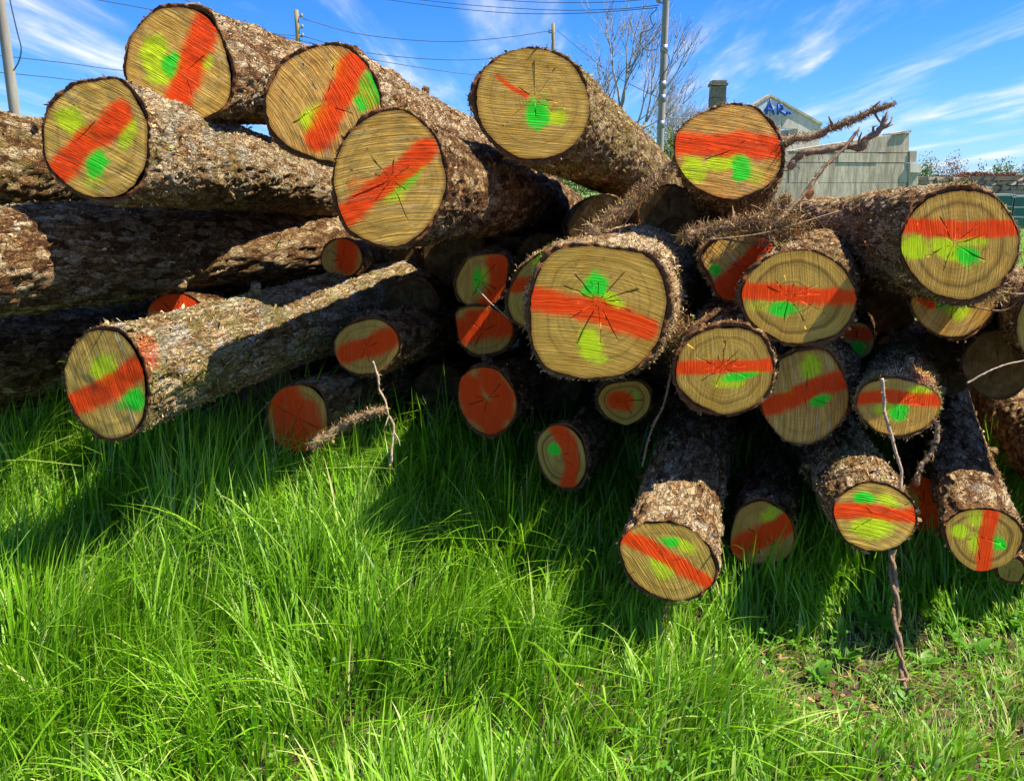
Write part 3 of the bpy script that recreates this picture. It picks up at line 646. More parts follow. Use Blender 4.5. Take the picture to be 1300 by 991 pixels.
make_log('dark log end with a dull red top behind the long left log',
    poly_ellipse(222,398,36,26,0,.04,12,11), 3.5, (560,330), [('o',[(200,385),(245,380)],14)], q=.4, tone=.3, flakes=0, warm=.3)
make_log('small dark log end between the oval log and the ivy hung log',
    poly_ellipse(1088,432,22,24,0,.04,12,12), 3.2, (1070,300), [('o',[(1075,420),(1100,425)],8), ('g',1088,442,10,8)], q=.4, tone=.3, flakes=500)
make_log('dark log end with red paint between the two lowest logs at the right',
    poly_ellipse(1172,640,31,35,0,.04,12,13), 3.0, (1120,300), [('o',[(1170,605),(1185,625),(1180,665)],17)], q=.45, tone=.3, flakes=900, warm=.3)
# --- right edge bodies
make_log('fuzzy log leaving the frame at the right, under the right edge log',
    poly_ellipse(1352,415,64,66,0,.04,12,14), 2.6, (1085,350), q=.7, tone=.55, moss=.25, flakes=3500, strand=.5, cracks=0)
make_log('brown log lying deep in the gap left of the fuzzy right edge log',
    poly_ellipse(1268,462,46,44,0,.05,12,41), 2.95, (1150,330), q=.5, tone=.45, moss=.4, flakes=2200, cracks=3, groove=.3, gap_shade=.85, strand=.4)
make_log('dark log leaving the frame at the right behind the lowest right edge log',
    poly_ellipse(1372,600,60,60,0,.04,12,15), 2.65, (1130,380), q=.6, tone=.4, moss=.2, flakes=2200, cracks=0)
# --- logs further back whose ends close the gaps of the pile
back = [
 (520,390,36,3.9,'plain dark log end deep behind the long left log, upper of two'), (560,500,36,3.9,'plain dark log end deep in the gap left of the orange covered log'),
 (700,480,42,3.8,'plain dark log end deep below the left rim of the large middle log'), (660,590,34,3.7,'plain dark log end deep left of the small log with the green spot'),
 (800,590,42,3.8,'plain dark log end deep in the gap left of the lowest right side log'), (760,670,36,3.6,'plain dark log end low behind the grass at the foot of the dark gap'),
 (850,440,40,3.7,'plain dark log end deep between the large middle log and the green fan log'), (850,540,36,3.6,'plain dark log end deep behind the lowest right side log'),
 (960,600,38,3.7,'plain dark log end deep above the split log'), (1060,600,36,3.5,'plain dark log end deep behind the round log over the grass'),
 (1200,460,42,3.6,'plain dark log end deep under the log peeking out at the right'), (300,460,40,4.0,'plain dark log end deep under the long left log near its middle'),
 (130,400,40,4.0,'plain dark log end deep at the left above the long low log'), (60,480,42,4.0,'plain dark log end low at the left edge behind the grass'),
 (820,330,36,3.8,'plain dark log end deep above the large middle log'), (1120,380,44,3.7,'plain dark log end deep right of the oval log'),
 (575,322,40,4.3,'plain dark log end far behind the front log of the top row, left one'), (500,338,36,4.4,'plain dark log end behind the middle stretch of the long low log'), (640,312,34,4.5,'plain dark log end far behind the front log of the top row, right one'),
 (215,480,52,3.6,'plain dark log end right under the tip of the long low log'), (330,500,46,3.8,'plain dark log end in the shade left of the log lying in the grass'),
 (450,500,42,3.8,'plain dark log end behind the stem dangling to the grass'), 
 (888,360,38,3.9,'plain dark log end deep between the tilted log and the large middle log'), (338,352,32,4.7,'plain dark log end far back above the middle of the long low log'), (765,290,44,3.7,'plain dark log end under the shaggy top middle log'), (850,275,40,3.5,'plain dark log end under the broad orange banded top log'),
 (940,275,38,3.6,'plain dark log end directly beneath the warm orange top log'), (1010,300,36,3.4,'plain dark log end behind the roots left of the right edge log'), (690,330,34,4.0,'plain dark log end behind the front log of the top row'),
]
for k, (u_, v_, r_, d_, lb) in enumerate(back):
    make_log(lb, poly_ellipse(u_, v_, r_, r_, 0, .05, 12, 20 + k), d_, (690 + 0.35 * (u_ - 650), 300), q=.35, tone=.3, flakes=0, warm=.2, cracks=3, groove=.2, L=3.0, gap_shade=1.0, stubs=0)

# ------------------------------------------------------------------ grass
def grass(n, name, xr, yr, hmin, hmax, wmin, wmax, seg=4, dens=None, bendk=1.0, dry=0.04, seed=1, hfun=None):
    r = np.random.default_rng(seed)
    x = r.uniform(*xr, n * 2); y = r.uniform(yr[0], yr[1], n * 2)
    w = dens(x, y) if dens is not None else np.ones(n * 2)
    keep = r.random(n * 2) < w; x, y = x[keep][:n], y[keep][:n]; n = len(x)
    # clumps: pull blades towards tuft centres
    cx = np.round(x / 0.055 + vnoise(x * 20, y * 20, 2.0)) * 0.055; cy = np.round(y / 0.055 + vnoise(x * 20, y * 20, 5.0)) * 0.055
    kk = r.random(n) * 0.75; x = x * (1 - kk) + cx * kk; y = y * (1 - kk) + cy * kk
    z = ground_z(x, y) - 0.01
    hs_ = hmin + (hmax - hmin) * r.beta(1.7, 2.2, n); hs_ *= 0.92 + 0.42 * vnoise(x * 3.3, y * 3.3, 7.0)
    if hfun is not None: hs_ = hs_ * hfun(x, y)
    base_dir = np.arctan2(vnoise(x * 1.6, y * 1.6, 11.0), vnoise(x * 1.6, y * 1.6, 23.0) + 0.25) + 2.2 * vnoise(x * 8, y * 8, 51.0) + r.normal(0, 0.65, n)
    lean = np.abs(r.normal(0.12, 0.11, n)); bend = np.abs(r.normal(0.20, 0.26, n)) * bendk
    tq = np.linspace(0, 1, seg + 1)
    dx, dy = np.cos(base_dir), np.sin(base_dir)
    hor = hs_[:, None] * (lean[:, None] * tq[None] + bend[:, None] * tq[None] ** 2.4)
    up = hs_[:, None] * (tq[None] - 0.55 * np.minimum(bend, 1.3)[:, None] * tq[None] ** 2.6)
    px = x[:, None] + dx[:, None] * hor; py = y[:, None] + dy[:, None] * hor; pz = z[:, None] + up
    wd = r.uniform(wmin, wmax, n)
    tw = r.normal(0, 0.9, n)[:, None] + 0.9 * r.normal(0, 1, n)[:, None] * tq[None]
    sx = -dy[:, None] * np.cos(tw) + dx[:, None] * np.sin(tw) * 0.6; sy = dx[:, None] * np.cos(tw) + dy[:, None] * np.sin(tw) * 0.6; sz = 0.3 * np.sin(tw)
    wk = wd[:, None] * (np.clip(1 - tq[None] ** 2.2, 0, 1)) * (0.55 + 0.45 * np.minimum(1, tq[None] * 4 + .2))
    Lf = np.stack([px - sx * wk / 2, py - sy * wk / 2, pz - sz * wk / 2], -1); Rt = np.stack([px + sx * wk / 2, py + sy * wk / 2, pz + sz * wk / 2], -1)
    V = np.concatenate([Lf[:, :seg], Rt[:, :seg]], 1); tip = np.stack([px[:, -1], py[:, -1], pz[:, -1]], -1)[:, None]
    V = np.concatenate([V, tip], 1).reshape(-1, 3); b = np.arange(n)[:, None] * (2 * seg + 1)
    f4 = np.concatenate([b + np.array([[i, seg + i, seg + i + 1, i + 1]]) for i in range(seg - 1)]); f3 = b + np.array([[seg - 1, 2 * seg - 1, 2 * seg]])
    gv = np.clip(r.normal(0.42, 0.24, n) + 0.20 * vnoise(x * 2.5, y * 2.5, 31.0) + 0.16 * vnoise(x * 11, y * 11, 33.0), 0, 0.88); gv = np.where(r.random(n) < dry, r.uniform(.9, 1, n), gv)
    gt = np.concatenate([tq[:seg], tq[:seg], [1.0]])
    me = mesh_np(name, V, [f4, f3], GRASS, True, {'gv': np.repeat(gv, 2 * seg + 1), 'gt': np.tile(gt, n)})
    return me

def bare(x, y):
    """0 where soil shows at the lower right"""
    return sstep(np.hypot((x - 1.35) / 0.95, (y - 2.10) / 0.42) + 0.25 * vnoise(x * 6, y * 6, 1.0), 0.35, 1.15)
def dens_main(x, y): return (0.45 + 0.55 * bare(x, y)) * (1 - 0.8 * sstep(y, 3.1, 4.0)) * (1.0 - 0.45 * (x > 1.7) * (y < 2)) * (0.7 + 0.3 * vnoise(x * 5, y * 5, 4.0))
def hf(x, y): return (0.34 + 0.66 * bare(x, y)) * (0.72 + 0.40 * sstep(-x, -0.9, 0.7)) * (0.60 + 0.40 * sstep(y, 1.5, 2.3)) * (1 + 0.35 * sstep(y, 2.5, 3.0) * sstep(-x, 0.3, 1.0))
g1 = grass(80000, 'grass', (-2.7, 2.7), (1.15, 3.9), 0.13, 0.40, 0.0042, 0.0115, 4, dens_main, 1.0, 0.03, 11, hf)
link('grass', g1, kind='stuff')['label'] = 'dense bright green grass in front of the log pile'
g2 = grass(9000, 'long_grass_blades', (-2.7, 2.7), (1.3, 3.6), 0.30, 0.50, 0.0075, 0.0140, 7, dens_main, 1.7, 0.03, 12, hf)
link('long_grass', g2, kind='stuff')['label'] = 'long arching grass blades standing over the shorter grass'
g3 = grass(20000, 'dry_grass', (-2.7, 2.7), (1.15, 3.6), 0.04, 0.15, 0.002, 0.004, 3, lambda x, y: 1.25 - bare(x, y), 2.2, 0.75, 13, None)
link('dry_grass', g3, kind='stuff')['label'] = 'dead straw and short stalks lying over the bare soil'

# field grass tufts behind the pile at the right
g4 = grass(16000, 'field_grass', (3.2, 16), (4.5, 22), 0.10, 0.38, 0.010, 0.022, 3, None, 1.2, 0.25, 14, None)
link('field_grass', g4, kind='stuff')['label'] = 'rough pale green field grass beyond the right end of the pile'
# ------------------------------------------------------------------ ivy stems, branches and leaves on the pile
STEM = simple('ivy_stem', (0.36, 0.24, 0.13), 0.9, 60, col2=(0.13, 0.07, 0.035), bump=0.8, dist=0.006, stretch=(1, 1, 0.4))
STEMP = simple('pale_ivy_stem', (0.62, 0.50, 0.36), 0.85, 60, col2=(0.34, 0.22, 0.12), bump=0.6, dist=0.004)
def fuzz(P, R, n, ln, name='rootlets', parent=None, seed=1, mossy=0.1):
    n = int(n * 1.7)
    r = np.random.default_rng(seed); i = r.integers(0, len(P), n); b = P[i] + r.normal(0, 0.5, (n, 3)) * R[i][:, None]
    dr = r.normal(0, 1, (n, 3)); dr /= np.linalg.norm(dr, axis=1)[:, None]
    sd_ = np.cross(dr, r.normal(0, 1, (n, 3))); sd_ /= np.linalg.norm(sd_, axis=1)[:, None]
    l = (r.uniform(0.3, 1, n) * ln)[:, None]; w = r.uniform(0.0004, 0.0012, n)[:, None]
    mid = b + dr * (R[i][:, None] + l * 0.5); tip = b + dr * (R[i][:, None] + l * .8) + r.normal(0, 0.5, (n, 3)) * l
    V = np.stack([b - sd_ * w, b + sd_ * w, mid + sd_ * w, mid - sd_ * w, tip], 1).reshape(-1, 3); k = np.arange(n)[:, None] * 5
    me = mesh_np(name, V, [k + np.array([[0, 1, 2, 3]]), k + np.array([[3, 2, 4]])], FLAKE, False,
                 {'fv': np.repeat(r.beta(2, 2, n), 5), 'mossy': np.repeat((r.random(n) < mossy) * 1.0, 5)})
    return link(name, me, parent, kind='stuff')
def stem(name, label, cat, pts, ds, r0, r1, mt=None, nfuzz=0, fl=0.02, twigs=(), seed=1, strands=1, knots=0.35):
    d = np.interp(np.linspace(0, 1, len(pts)), np.linspace(0, 1, len(ds)), ds)
    P = smooth_path([at(u, v, q) for (u, v), q in zip(pts, d)], 46)
    P = P + 0.35 * r1 * np.stack([vnoise(np.arange(46) * .5, k, seed) for k in (1, 2, 3)], -1)
    base = P[0].copy(); root = thing(name, label, cat, tuple(base)); P = P - base
    R = np.linspace(r0, r1, 46) * (1 + knots * np.maximum(0, vnoise(np.arange(46) * .33, seed, 2.0)))
    for k in range(strands):
        m = MB(); Q = P.copy()
        if strands > 1:
            ph = np.linspace(0, 15, 46) + k * math.pi; Q = Q + np.stack([np.cos(ph), np.sin(ph), 0 * ph], -1) * (R * 0.8)[:, None]
        m.tube(Q, R * (0.72 if strands > 1 else 1), 9, 0.35, seed + k); m.build('strand' if strands > 1 else 'main_stem', mt or STEM, root)
    for tp in twigs:
        i = int(tp[0] * 45); s0 = P[i]; e = at(*tp[1], tp[2] if len(tp) > 2 else d[-1]) - base
        mid = (s0 + e) / 2 + rng.normal(0, 0.006, 3); m = MB(); Q = smooth_path([s0, mid, e], 14); m.tube(Q, np.linspace(R[i] * 0.6, 0.0018, 14), 6, 0.3, seed); m.build('twig', mt or STEM, root)
    if nfuzz: fuzz(P, R, nfuzz, fl, 'rootlets', root, seed)
    return root
stem('broken_branch', 'upper of two broken ivy branches reaching right towards the concrete wall, furred with rootlets', 'branch',
     [(975,188),(1003,177),(1030,173),(1060,161),(1085,152),(1108,142),(1134,131)], [2.9, 2.8], .016, .0085, STEM, 1100, .010, [(.72,(1118,128)),(.5,(1052,148)),(.85,(1122,160))], 3)
stem('broken_branch', 'lower crooked bare branch with a clawed tip in front of the concrete wall', 'branch',
     [(1000,214),(1012,200),(1022,194),(1048,190),(1078,186),(1092,188),(1100,176),(1116,166),(1124,150)], [2.85, 2.78], .0125, .010, STEM, 160, .014,
     [(.93,(1133,148)),(.9,(1134,158)),(.95,(1128,140)),(.84,(1112,160)),(.6,(1094,168))], 5)
stem('broken_branch', 'thin straight branch slanting up across the lower crooked branch', 'branch',
     [(975,292),(1000,268),(1022,246),(1038,222),(1052,207),(1070,190),(1090,165)], [2.75, 2.8], .0085, .005, STEM, 120, .012, [(.9,(1084,176))], 7)
stem('ivy_limb', 'thick shaggy ivy limb lying under the top middle log towards the warm orange log', 'branch',
     [(745,300),(770,280),(795,262),(812,246),(830,228),(856,210)], [2.75, 2.85], .020, .012, STEM, 2600, .018, [(.6,(790,290)),(.3,(760,268))], 9)
stem('ivy_limb', 'matted ivy limb below the warm orange log, tangled over the logs behind', 'branch',
     [(870,300),(905,290),(940,284),(975,272),(1000,252)], [2.72, 2.8], .016, .010, STEM, 3200, .020, [(.4,(930,262)),(.7,(990,290)),(.2,(885,280))], 11)
stem('hanging_stem', 'thin pale stem dangling below the long low log to the grass', 'stem',
     [(474,458),(480,478),(481,494),(489,508),(492,524),(499,538),(499,556),(496,588)], [2.95], .0035, .0045, STEMP, 60, .02, [(.6,(486,548)),(.8,(508,566))], 13)
stem('twisted_stem', 'twisted pair of ivy stems hanging from the round log down to the soil', 'stem',
     [(1132,696),(1134,730),(1138,765),(1139,800),(1144,830),(1147,858),(1150,884)], [2.5, 2.32], .0085, .0075, STEM, 120, .012, [(.95,(1160,872),2.3),(.85,(1136,862),2.3)], 15, strands=2)
stem('hanging_stem', 'pale kinked stem hanging in front of the ivy hung log', 'stem',
     [(1120,480),(1122,502),(1123,522),(1130,548),(1138,574),(1144,598),(1143,622)], [2.5], .0055, .0045, STEMP, 60, .012, [], 17)
stem('hanging_stem', 'bent brown stem dangling at the right side of the ivy hung log', 'stem',
     [(1190,534),(1189,556),(1180,578),(1168,592),(1163,616)], [2.55], .0075, .0065, STEM, 120, .015, [], 19)
stem('hanging_stem', 'dark thin stem hanging in the gap left of the green fan log', 'stem',
     [(852,474),(846,500),(840,520),(826,548),(815,592)], [2.75], .004, .003, STEM, 60, .015, [], 21)
stem('hanging_stem', 'fine pale twig lying over the small shaded logs left of the middle log', 'stem',
     [(606,366),(620,382),(634,394),(650,408)], [3.2], .0028, .0024, STEMP, 0, .01, [], 23, knots=.1)
stem('hanging_stem', 'pale thin root arching over the dark log at the right edge', 'stem',
     [(1228,486),(1252,473),(1276,463),(1304,457)], [2.5], .003, .002, STEMP, 0, .01, [], 25, knots=.1)
stem('fallen_branch', 'sunlit mossy broken branch lying in the grass below the long low log', 'branch',
     [(392,566),(418,552),(444,534),(470,524),(488,520)], [3.0, 3.05], .017, .010, STEM, 900, .012, [], 27)
# torn hanks of ivy root on the middle right logs
for k, (u, v, d, rx, rz, n, lb) in enumerate([
    (985, 285, 2.78, .10, .045, 2400, 'tangle of dry ivy roots left of the large right edge log'),
    (862, 430, 2.78, .035, .07, 1200, 'small hank of ivy roots at the right rim of the large middle log'),
    (1250, 372, 2.62, .06, .03, 700, 'wisps of root beneath the large right edge log')]):
    r = np.random.default_rng(50 + k); C0 = at(u, v, d); m_ = 46
    Pq = r.normal(0, 1, (600, 3)) * np.array([rx, 0.05, rz]) * 0.55
    root = thing('ivy_root_hank', lb, 'roots', tuple(C0), 'hanks of dry ivy root caught on the logs')
    for q_ in range(5):
        e = r.normal(0, 1, 3) * np.array([rx, .04, rz]); s0 = r.normal(0, 1, 3) * np.array([rx, .04, rz]); m = MB()
        m.tube(smooth_path([s0, (s0 + e) / 2 + r.normal(0, .02, 3), e], 12), np.linspace(.004, .002, 12), 5, .3, k); m.build('root', STEM, root)
    fuzz(Pq, np.full(600, 0.004), n, 0.026, 'rootlets', root, 60 + k, .12)

def leaf_mesh(name, L, Wd, mt, curl=0.25, lobes=0.0, n=9, gvv=0.5):
    tq = np.linspace(0, 1, n); w = Wd * np.sin(np.pi * np.clip(tq, 0, 1) ** 0.8) * (1 + lobes * np.sin(tq * 22)) + 0.0008
    x = L * tq; z = curl * L * (tq - 1.6 * tq ** 2)
    A = np.stack([x, -w, z + 0.25 * w], -1); M_ = np.stack([x, 0 * w, z], -1); B = np.stack([x, w, z + 0.25 * w], -1)
    V = np.concatenate([A, M_, B]); f = [[i, i + 1, n + i + 1, n + i] for i in range(n - 1)] + [[n + i, n + i + 1, 2 * n + i + 1, 2 * n + i] for i in range(n - 1)]
    return mesh_np(name, V, np.array(f), mt, True, {'gv': np.full(3 * n, gvv), 'gt': np.tile(tq, 3), 'fv': np.full(3 * n, .6), 'mossy': np.zeros(3 * n)})
DEAD = simple('dead_leaf', (0.72, 0.26, 0.03), 0.7, 80, col2=(0.40, 0.12, 0.02))
for u, v, d, L_, rt, mt_, lb in [(1026, 254, 2.70, .045, (.3, -1.2, .4), DEAD, 'orange dead leaf caught on the thin slanting branch'),
                                 (1014, 292, 2.66, .035, (1.2, .6, 1.4), DEAD, 'small orange dead leaf above the oval log'),
                                 (352, 318, 2.50, .040, (.2, -1.3, .2), LEAF, 'single green leaf under the front log of the top row'),
                                 (1098, 312, 2.60, .030, (.9, -.4, .9), DEAD, 'curled orange leaf at the dark side of the right edge log')]:
    o = link('leaf', leaf_mesh('leaf', L_, L_ * .33, mt_, .2, .05)); o.location = tuple(at(u, v, d)); o.rotation_euler = rt; tag(o, lb, 'leaf')

def ground_pt(u, v, dz=0.0):
    r = rays(u, v); tq = 1.0
    for _ in range(40):
        P = CAM + r * tq; zz_ = float(ground_z(P[0], P[1])) + dz; tq += (P[2] - zz_) / (-r[2]) * 0.8
    return CAM + r * tq
leafA = leaf_mesh('leaf', .11, .021, LEAF, .3, .06, 10, .45); leafB = leaf_mesh('leaf', .07, .022, LEAF, .2, .02, 8, .7); leafC = leaf_mesh('leaf', .028, .012, LEAF, .1, 0, 6, .75)
weeds = [
 (1112,800,leafA,8,'dock weed with long leaves left of the foot of the twisted stem'), (1196,800,leafA,9,'dock weed in the shade right of the twisted stem'),
 (1238,838,leafA,8,'broad leaved weed low at the right beside bare soil'), (1072,842,leafB,9,'pale round leaved weed at the lower right in front of the grass'),
 (1175,850,leafB,7,'small weed right of the torn foot of the twisted stem'), (1040,868,leafB,8,'small sunlit weed at the front edge of the thin grass'),
 (1285,800,leafB,8,'small weed beside the right edge of the picture'), (1095,745,leafB,7,'small dark weed in the shade under the round log'),
 (40,850,leafB,10,'round leaved weed in the grass at the lower left corner'), (90,900,leafB,9,'low leafy weed in the grass near the bottom left'),
 (550,560,leafB,9,'leafy weed in the dark below the small shaded logs'), (720,655,leafB,9,'leafy weed in the shade below the small log with a green spot'),
 (770,720,leafB,8,'dark leafy weed just left of the lowest log'), (1150,900,leafB,8,'small weed on bare soil in the right foreground'), (960,890,leafB,8,'sunlit leafy weed among short grass in the foreground')]
for k, (u, v, lm_, n, lb) in enumerate(weeds):
    P = ground_pt(u, v); root = thing('broadleaf_weed', lb, 'weed', tuple(P), 'broad leaved weeds in the grass')
    for i in range(n):
        o = link('leaf', lm_, root); a = i * 2.4 + k; o.rotation_euler = (random.uniform(-.3, .3), -random.uniform(.25, 1.05), a); sc = random.uniform(.5, .95)
        o.scale = (sc, sc, sc); o.location = (0.006 * math.cos(a), 0.006 * math.sin(a), random.uniform(0, .03))
# clover like ground cover
def cover(n, seed):
    r = np.random.default_rng(seed); x = r.uniform(-2.4, 2.6, n * 3); y = r.uniform(1.5, 3.4, n * 3)
    k = (vnoise(x * 2.2, y * 2.2, 41.0) + (x > 0.6) * 0.35 * (y > 1.8)) > 0.18; x, y = x[k][:n], y[k][:n]; n = len(x)
    hgt = r.uniform(0.02, 0.10, n); c = np.stack([x, y, ground_z(x, y) + hgt], -1); th = r.uniform(0, 6.28, n); V = []; l = r.uniform(0.006, 0.014, n)
    for q in range(3):
        a = th + q * 2.094; d_ = np.stack([np.cos(a), np.sin(a), r.normal(0.1, .25, n)], -1) * l[:, None]; s_ = np.stack([-np.sin(a), np.cos(a), 0 * a], -1) * l[:, None] * .55
        V.append(np.stack([c, c + d_ * .7 - s_, c + d_ * 1.3, c + d_ * .7 + s_], 1))
    V = np.concatenate(V).reshape(-1, 3); f = np.arange(len(V)).reshape(-1, 4)
    return mesh_np('clover', V, f, LEAF, True, {'gv': np.repeat(r.uniform(.2, .9, len(V) // 4), 4), 'gt': np.full(len(V), .5)})
link('clover', cover(2600, 5), kind='stuff')['label'] = 'low clover and small leaves between the grass'
# wood chips and bark litter
def litter(n, seed):
    r = np.random.default_rng(seed); x = r.uniform(-2.2, 2.6, n); y = r.uniform(1.3, 3.2, n); k = r.random(n) < (1.1 - bare(x, y)); x, y = x[k], y[k]; n = len(x)
    c = np.stack([x, y, ground_z(x, y) + r.uniform(0.002, .012, n)], -1); a = r.uniform(0, 6.28, n); l = r.uniform(.006, .03, n)[:, None]; w = r.uniform(.002, .006, n)[:, None]
    d_ = np.stack([np.cos(a), np.sin(a), r.normal(0, .25, n)], -1) * l; s_ = np.stack([-np.sin(a), np.cos(a), r.normal(0, .3, n)], -1) * w
    V = np.stack([c - d_ - s_, c + d_ - s_, c + d_ + s_, c - d_ + s_], 1).reshape(-1, 3)
    return mesh_np('bark_litter', V, np.arange(len(V)).reshape(-1, 4), FLAKE, False, {'fv': np.repeat(r.random(n) * .65, 4), 'mossy': np.zeros(len(V))})
link('bark_litter', litter(5000, 6), kind='stuff')['label'] = 'bark chips and sawdust scraps on the bare soil'

# ------------------------------------------------------------------ poles and wires
POLE = simple('weathered_pole_wood', (0.36, 0.33, 0.29), 0.85, 12, col2=(0.20, 0.18, 0.15), stretch=(1, 1, .08))
POLEY = simple('tan_pole_wood', (0.42, 0.33, 0.14), 0.85, 12, col2=(0.26, 0.19, 0.08), stretch=(1, 1, .08))
WIRE = simple('wire', (0.05, 0.09, 0.11), 0.5, 5); STEEL = simple('galvanised_steel', (0.30, 0.32, 0.34), 0.45, 20, metal=.6); PORC = simple('porcelain', (0.35, 0.30, 0.25), .3, 20)
def pole(label, u, v0, Y, vtop, r, mt, ins=(), loops=(), bands=()):
    B = on_y(u, v0, Y); top = on_y(u, vtop, Y)[2]; root = thing('utility_pole', label, 'pole', (B[0], Y, 0))
    z = np.linspace(-0.3, top, 12); m = MB(); m.tube(np.stack([0 * z, 0 * z, z], -1), np.linspace(r * 1.15, r * .85, 12), 14, .05); m.build('shaft', mt, root)
    for v_, sgn in ins:
        h = on_y(u, v_, Y)[2]; m = MB(); m.tube([[0, 0, h], [sgn * r * 2.2, -.02, h]], .025, 6); m.build('bracket', STEEL, root)
        m = MB(); m.tube([[sgn * r * 2.2, -.02, h], [sgn * r * 2.2, -.02, h + .05], [sgn * r * 2.2, -.02, h + .16]], [.05, .075, .035], 8); m.build('insulator', PORC, root)
    for v_ in bands:
        h = on_y(u, v_, Y)[2]; m = MB(); m.tube([[0, 0, h - .1], [0, 0, h + .1]], r * 1.12, 14); m.build('steel_band', STEEL, root)
    for pts in loops:
        P = np.array([on_y(a, b, Y - r - .06) for a, b in pts]) - np.array([B[0], Y, 0]); m = MB(); m.tube(smooth_path(P, 30), .014, 6); m.build('cable_loop', WIRE, root)
    return root
pole('grey utility pole at the left edge with a cable looping beside it', 18, 135, 17, -60, .105, POLE, (), [[(10,-12),(17,20),(23,45),(27,62),(24,78),(17,90)]])
pole('short yellowish pole with insulators above the top left logs', 379, 65, 38, 13, .11, POLEY, [(22, 1), (36, 1), (47, 1)], (), ())
pole('small tan pole top just above the top middle log', 702, 60, 42, 30, .095, POLEY, [(42, -1)], ())
pole('tall grey pole right of the bare tree with loose cable loops', 837, 210, 24, -70, .10, POLE, [(4, -1), (-10, 1)],
     [[(836,10),(826,20),(829,32),(833,28),(826,38),(815,42),(813,56),(824,64),(836,62)], [(838,60),(848,70),(849,82),(842,95),(838,102)]], (108, 125, 158, 62))
def wire(label, pts, Ya, Yb, r=.013):
    n = len(pts); Ys = np.linspace(Ya, Yb, n); P = np.array([on_y(u, v, y) for (u, v), y in zip(pts, Ys)]); b = P[0].copy(); m = MB(); m.tube(smooth_path(P - b, 40), r, 5)
    o = m.build('overhead_wire', WIRE); o.location = tuple(b); tag(o, label, 'wire')
wire('overhead wire from the top left down behind the highest log to the short pole', [(90,-6),(190,12),(290,32),(383,52),(470,75),(560,90),(610,96)], 34, 42, .018)
wire('upper sagging wire between the short yellowish pole and the small tan pole', [(384,24),(460,44),(560,53),(640,48),(700,39)], 38, 42, .018)
wire('second sagging wire below the upper one between the two small poles', [(384,46),(466,67),(560,76),(630,74),(702,64)], 38, 42, .018)
wire('wire falling from the top edge towards the short yellowish pole', [(225,-4),(300,26),(345,42),(383,46)], 32, 38, .018)
wire('lowest of the wires meeting the tall grey pole at the top', [(478,-2),(560,9),(650,17),(740,17),(836,10)], 40, 24, .014)
wire('middle wire of the bundle meeting the tall grey pole', [(505,-3),(600,7),(700,13),(780,12),(836,7)], 40, 24, .014)
wire('topmost wire of the bundle along the upper edge', [(590,-3),(680,3),(770,3),(836,-2)], 38, 24, .014)
wire('wire running right from the left edge pole at mid height', [(-10,70),(20,73),(90,81),(160,90),(260,96)], 17, 30, .012)
wire('lower wire running right from the left edge pole', [(-10,91),(20,94),(60,98),(115,104),(220,112)], 17, 30, .012)
wire('slack wire from the small tan pole down to the tall grey pole', [(706,38),(740,66),(780,96),(812,113),(836,124)], 42, 24, .013)

# ------------------------------------------------------------------ bare trees
TWIG = simple('bare_tree_bark', (0.38, 0.37, 0.34), 0.9, 10, col2=(0.20, 0.19, 0.17))
def bare_tree(label, u, Y, vtop, spread, seed, depth=6, r0=.14):
    B = on_y(u, 228, Y); hgt = on_y(u, vtop, Y)[2]; root = thing('bare_tree', label, 'tree', (B[0], Y, 0)); r = random.Random(seed); tr, cr = MB(), MB(); cnt = [0]
    def grow(p, d, ln, rad, lev):
        n = 5; P = [np.array(p)]; d = np.array(d, float)
        for i in range(n):
            d = d + np.array([r.gauss(0, .09), r.gauss(0, .09), .03]); d /= np.linalg.norm(d); P.append(P[-1] + d * ln / n)
        (tr if lev == 0 else cr).tube(P, np.linspace(rad, rad * .62, n + 1), 5 if lev < 3 else 3); cnt[0] += 1
        if lev >= depth: return
        kids = r.choice([2, 3, 3]) if lev < depth - 1 else 3
        for _ in range(kids):
            i = r.choice([2, 3, 4, 5, 5]); ang = r.uniform(.25, .62) * spread; az_ = r.uniform(0, 6.28)
            q = np.cross(d, [math.cos(az_), math.sin(az_), .2]); q /= np.linalg.norm(q) + 1e-9; nd = d * math.cos(ang) + q * math.sin(ang); nd[2] += .10
            grow(P[i], nd / np.linalg.norm(nd), ln * r.uniform(.62, .86), max(rad * .56, .006), lev + 1)
        grow(P[-1], d, ln * r.uniform(.7, .9), max(rad * .62, .007), lev + 1)
    grow((0, 0, -.1), (0.02, 0, 1), hgt * .31, r0, 0)
    tr.build('trunk', TWIG, root); cr.build('crown', TWIG, root, kind='stuff'); return root
bare_tree('large leafless tree with a fan of fine branches behind the top middle log', 768, 30, 14, 1.4, 4, 5, .13)
bare_tree('small leafless tree behind the tall grey pole', 846, 40, 122, 1.5, 9, 6, .13)

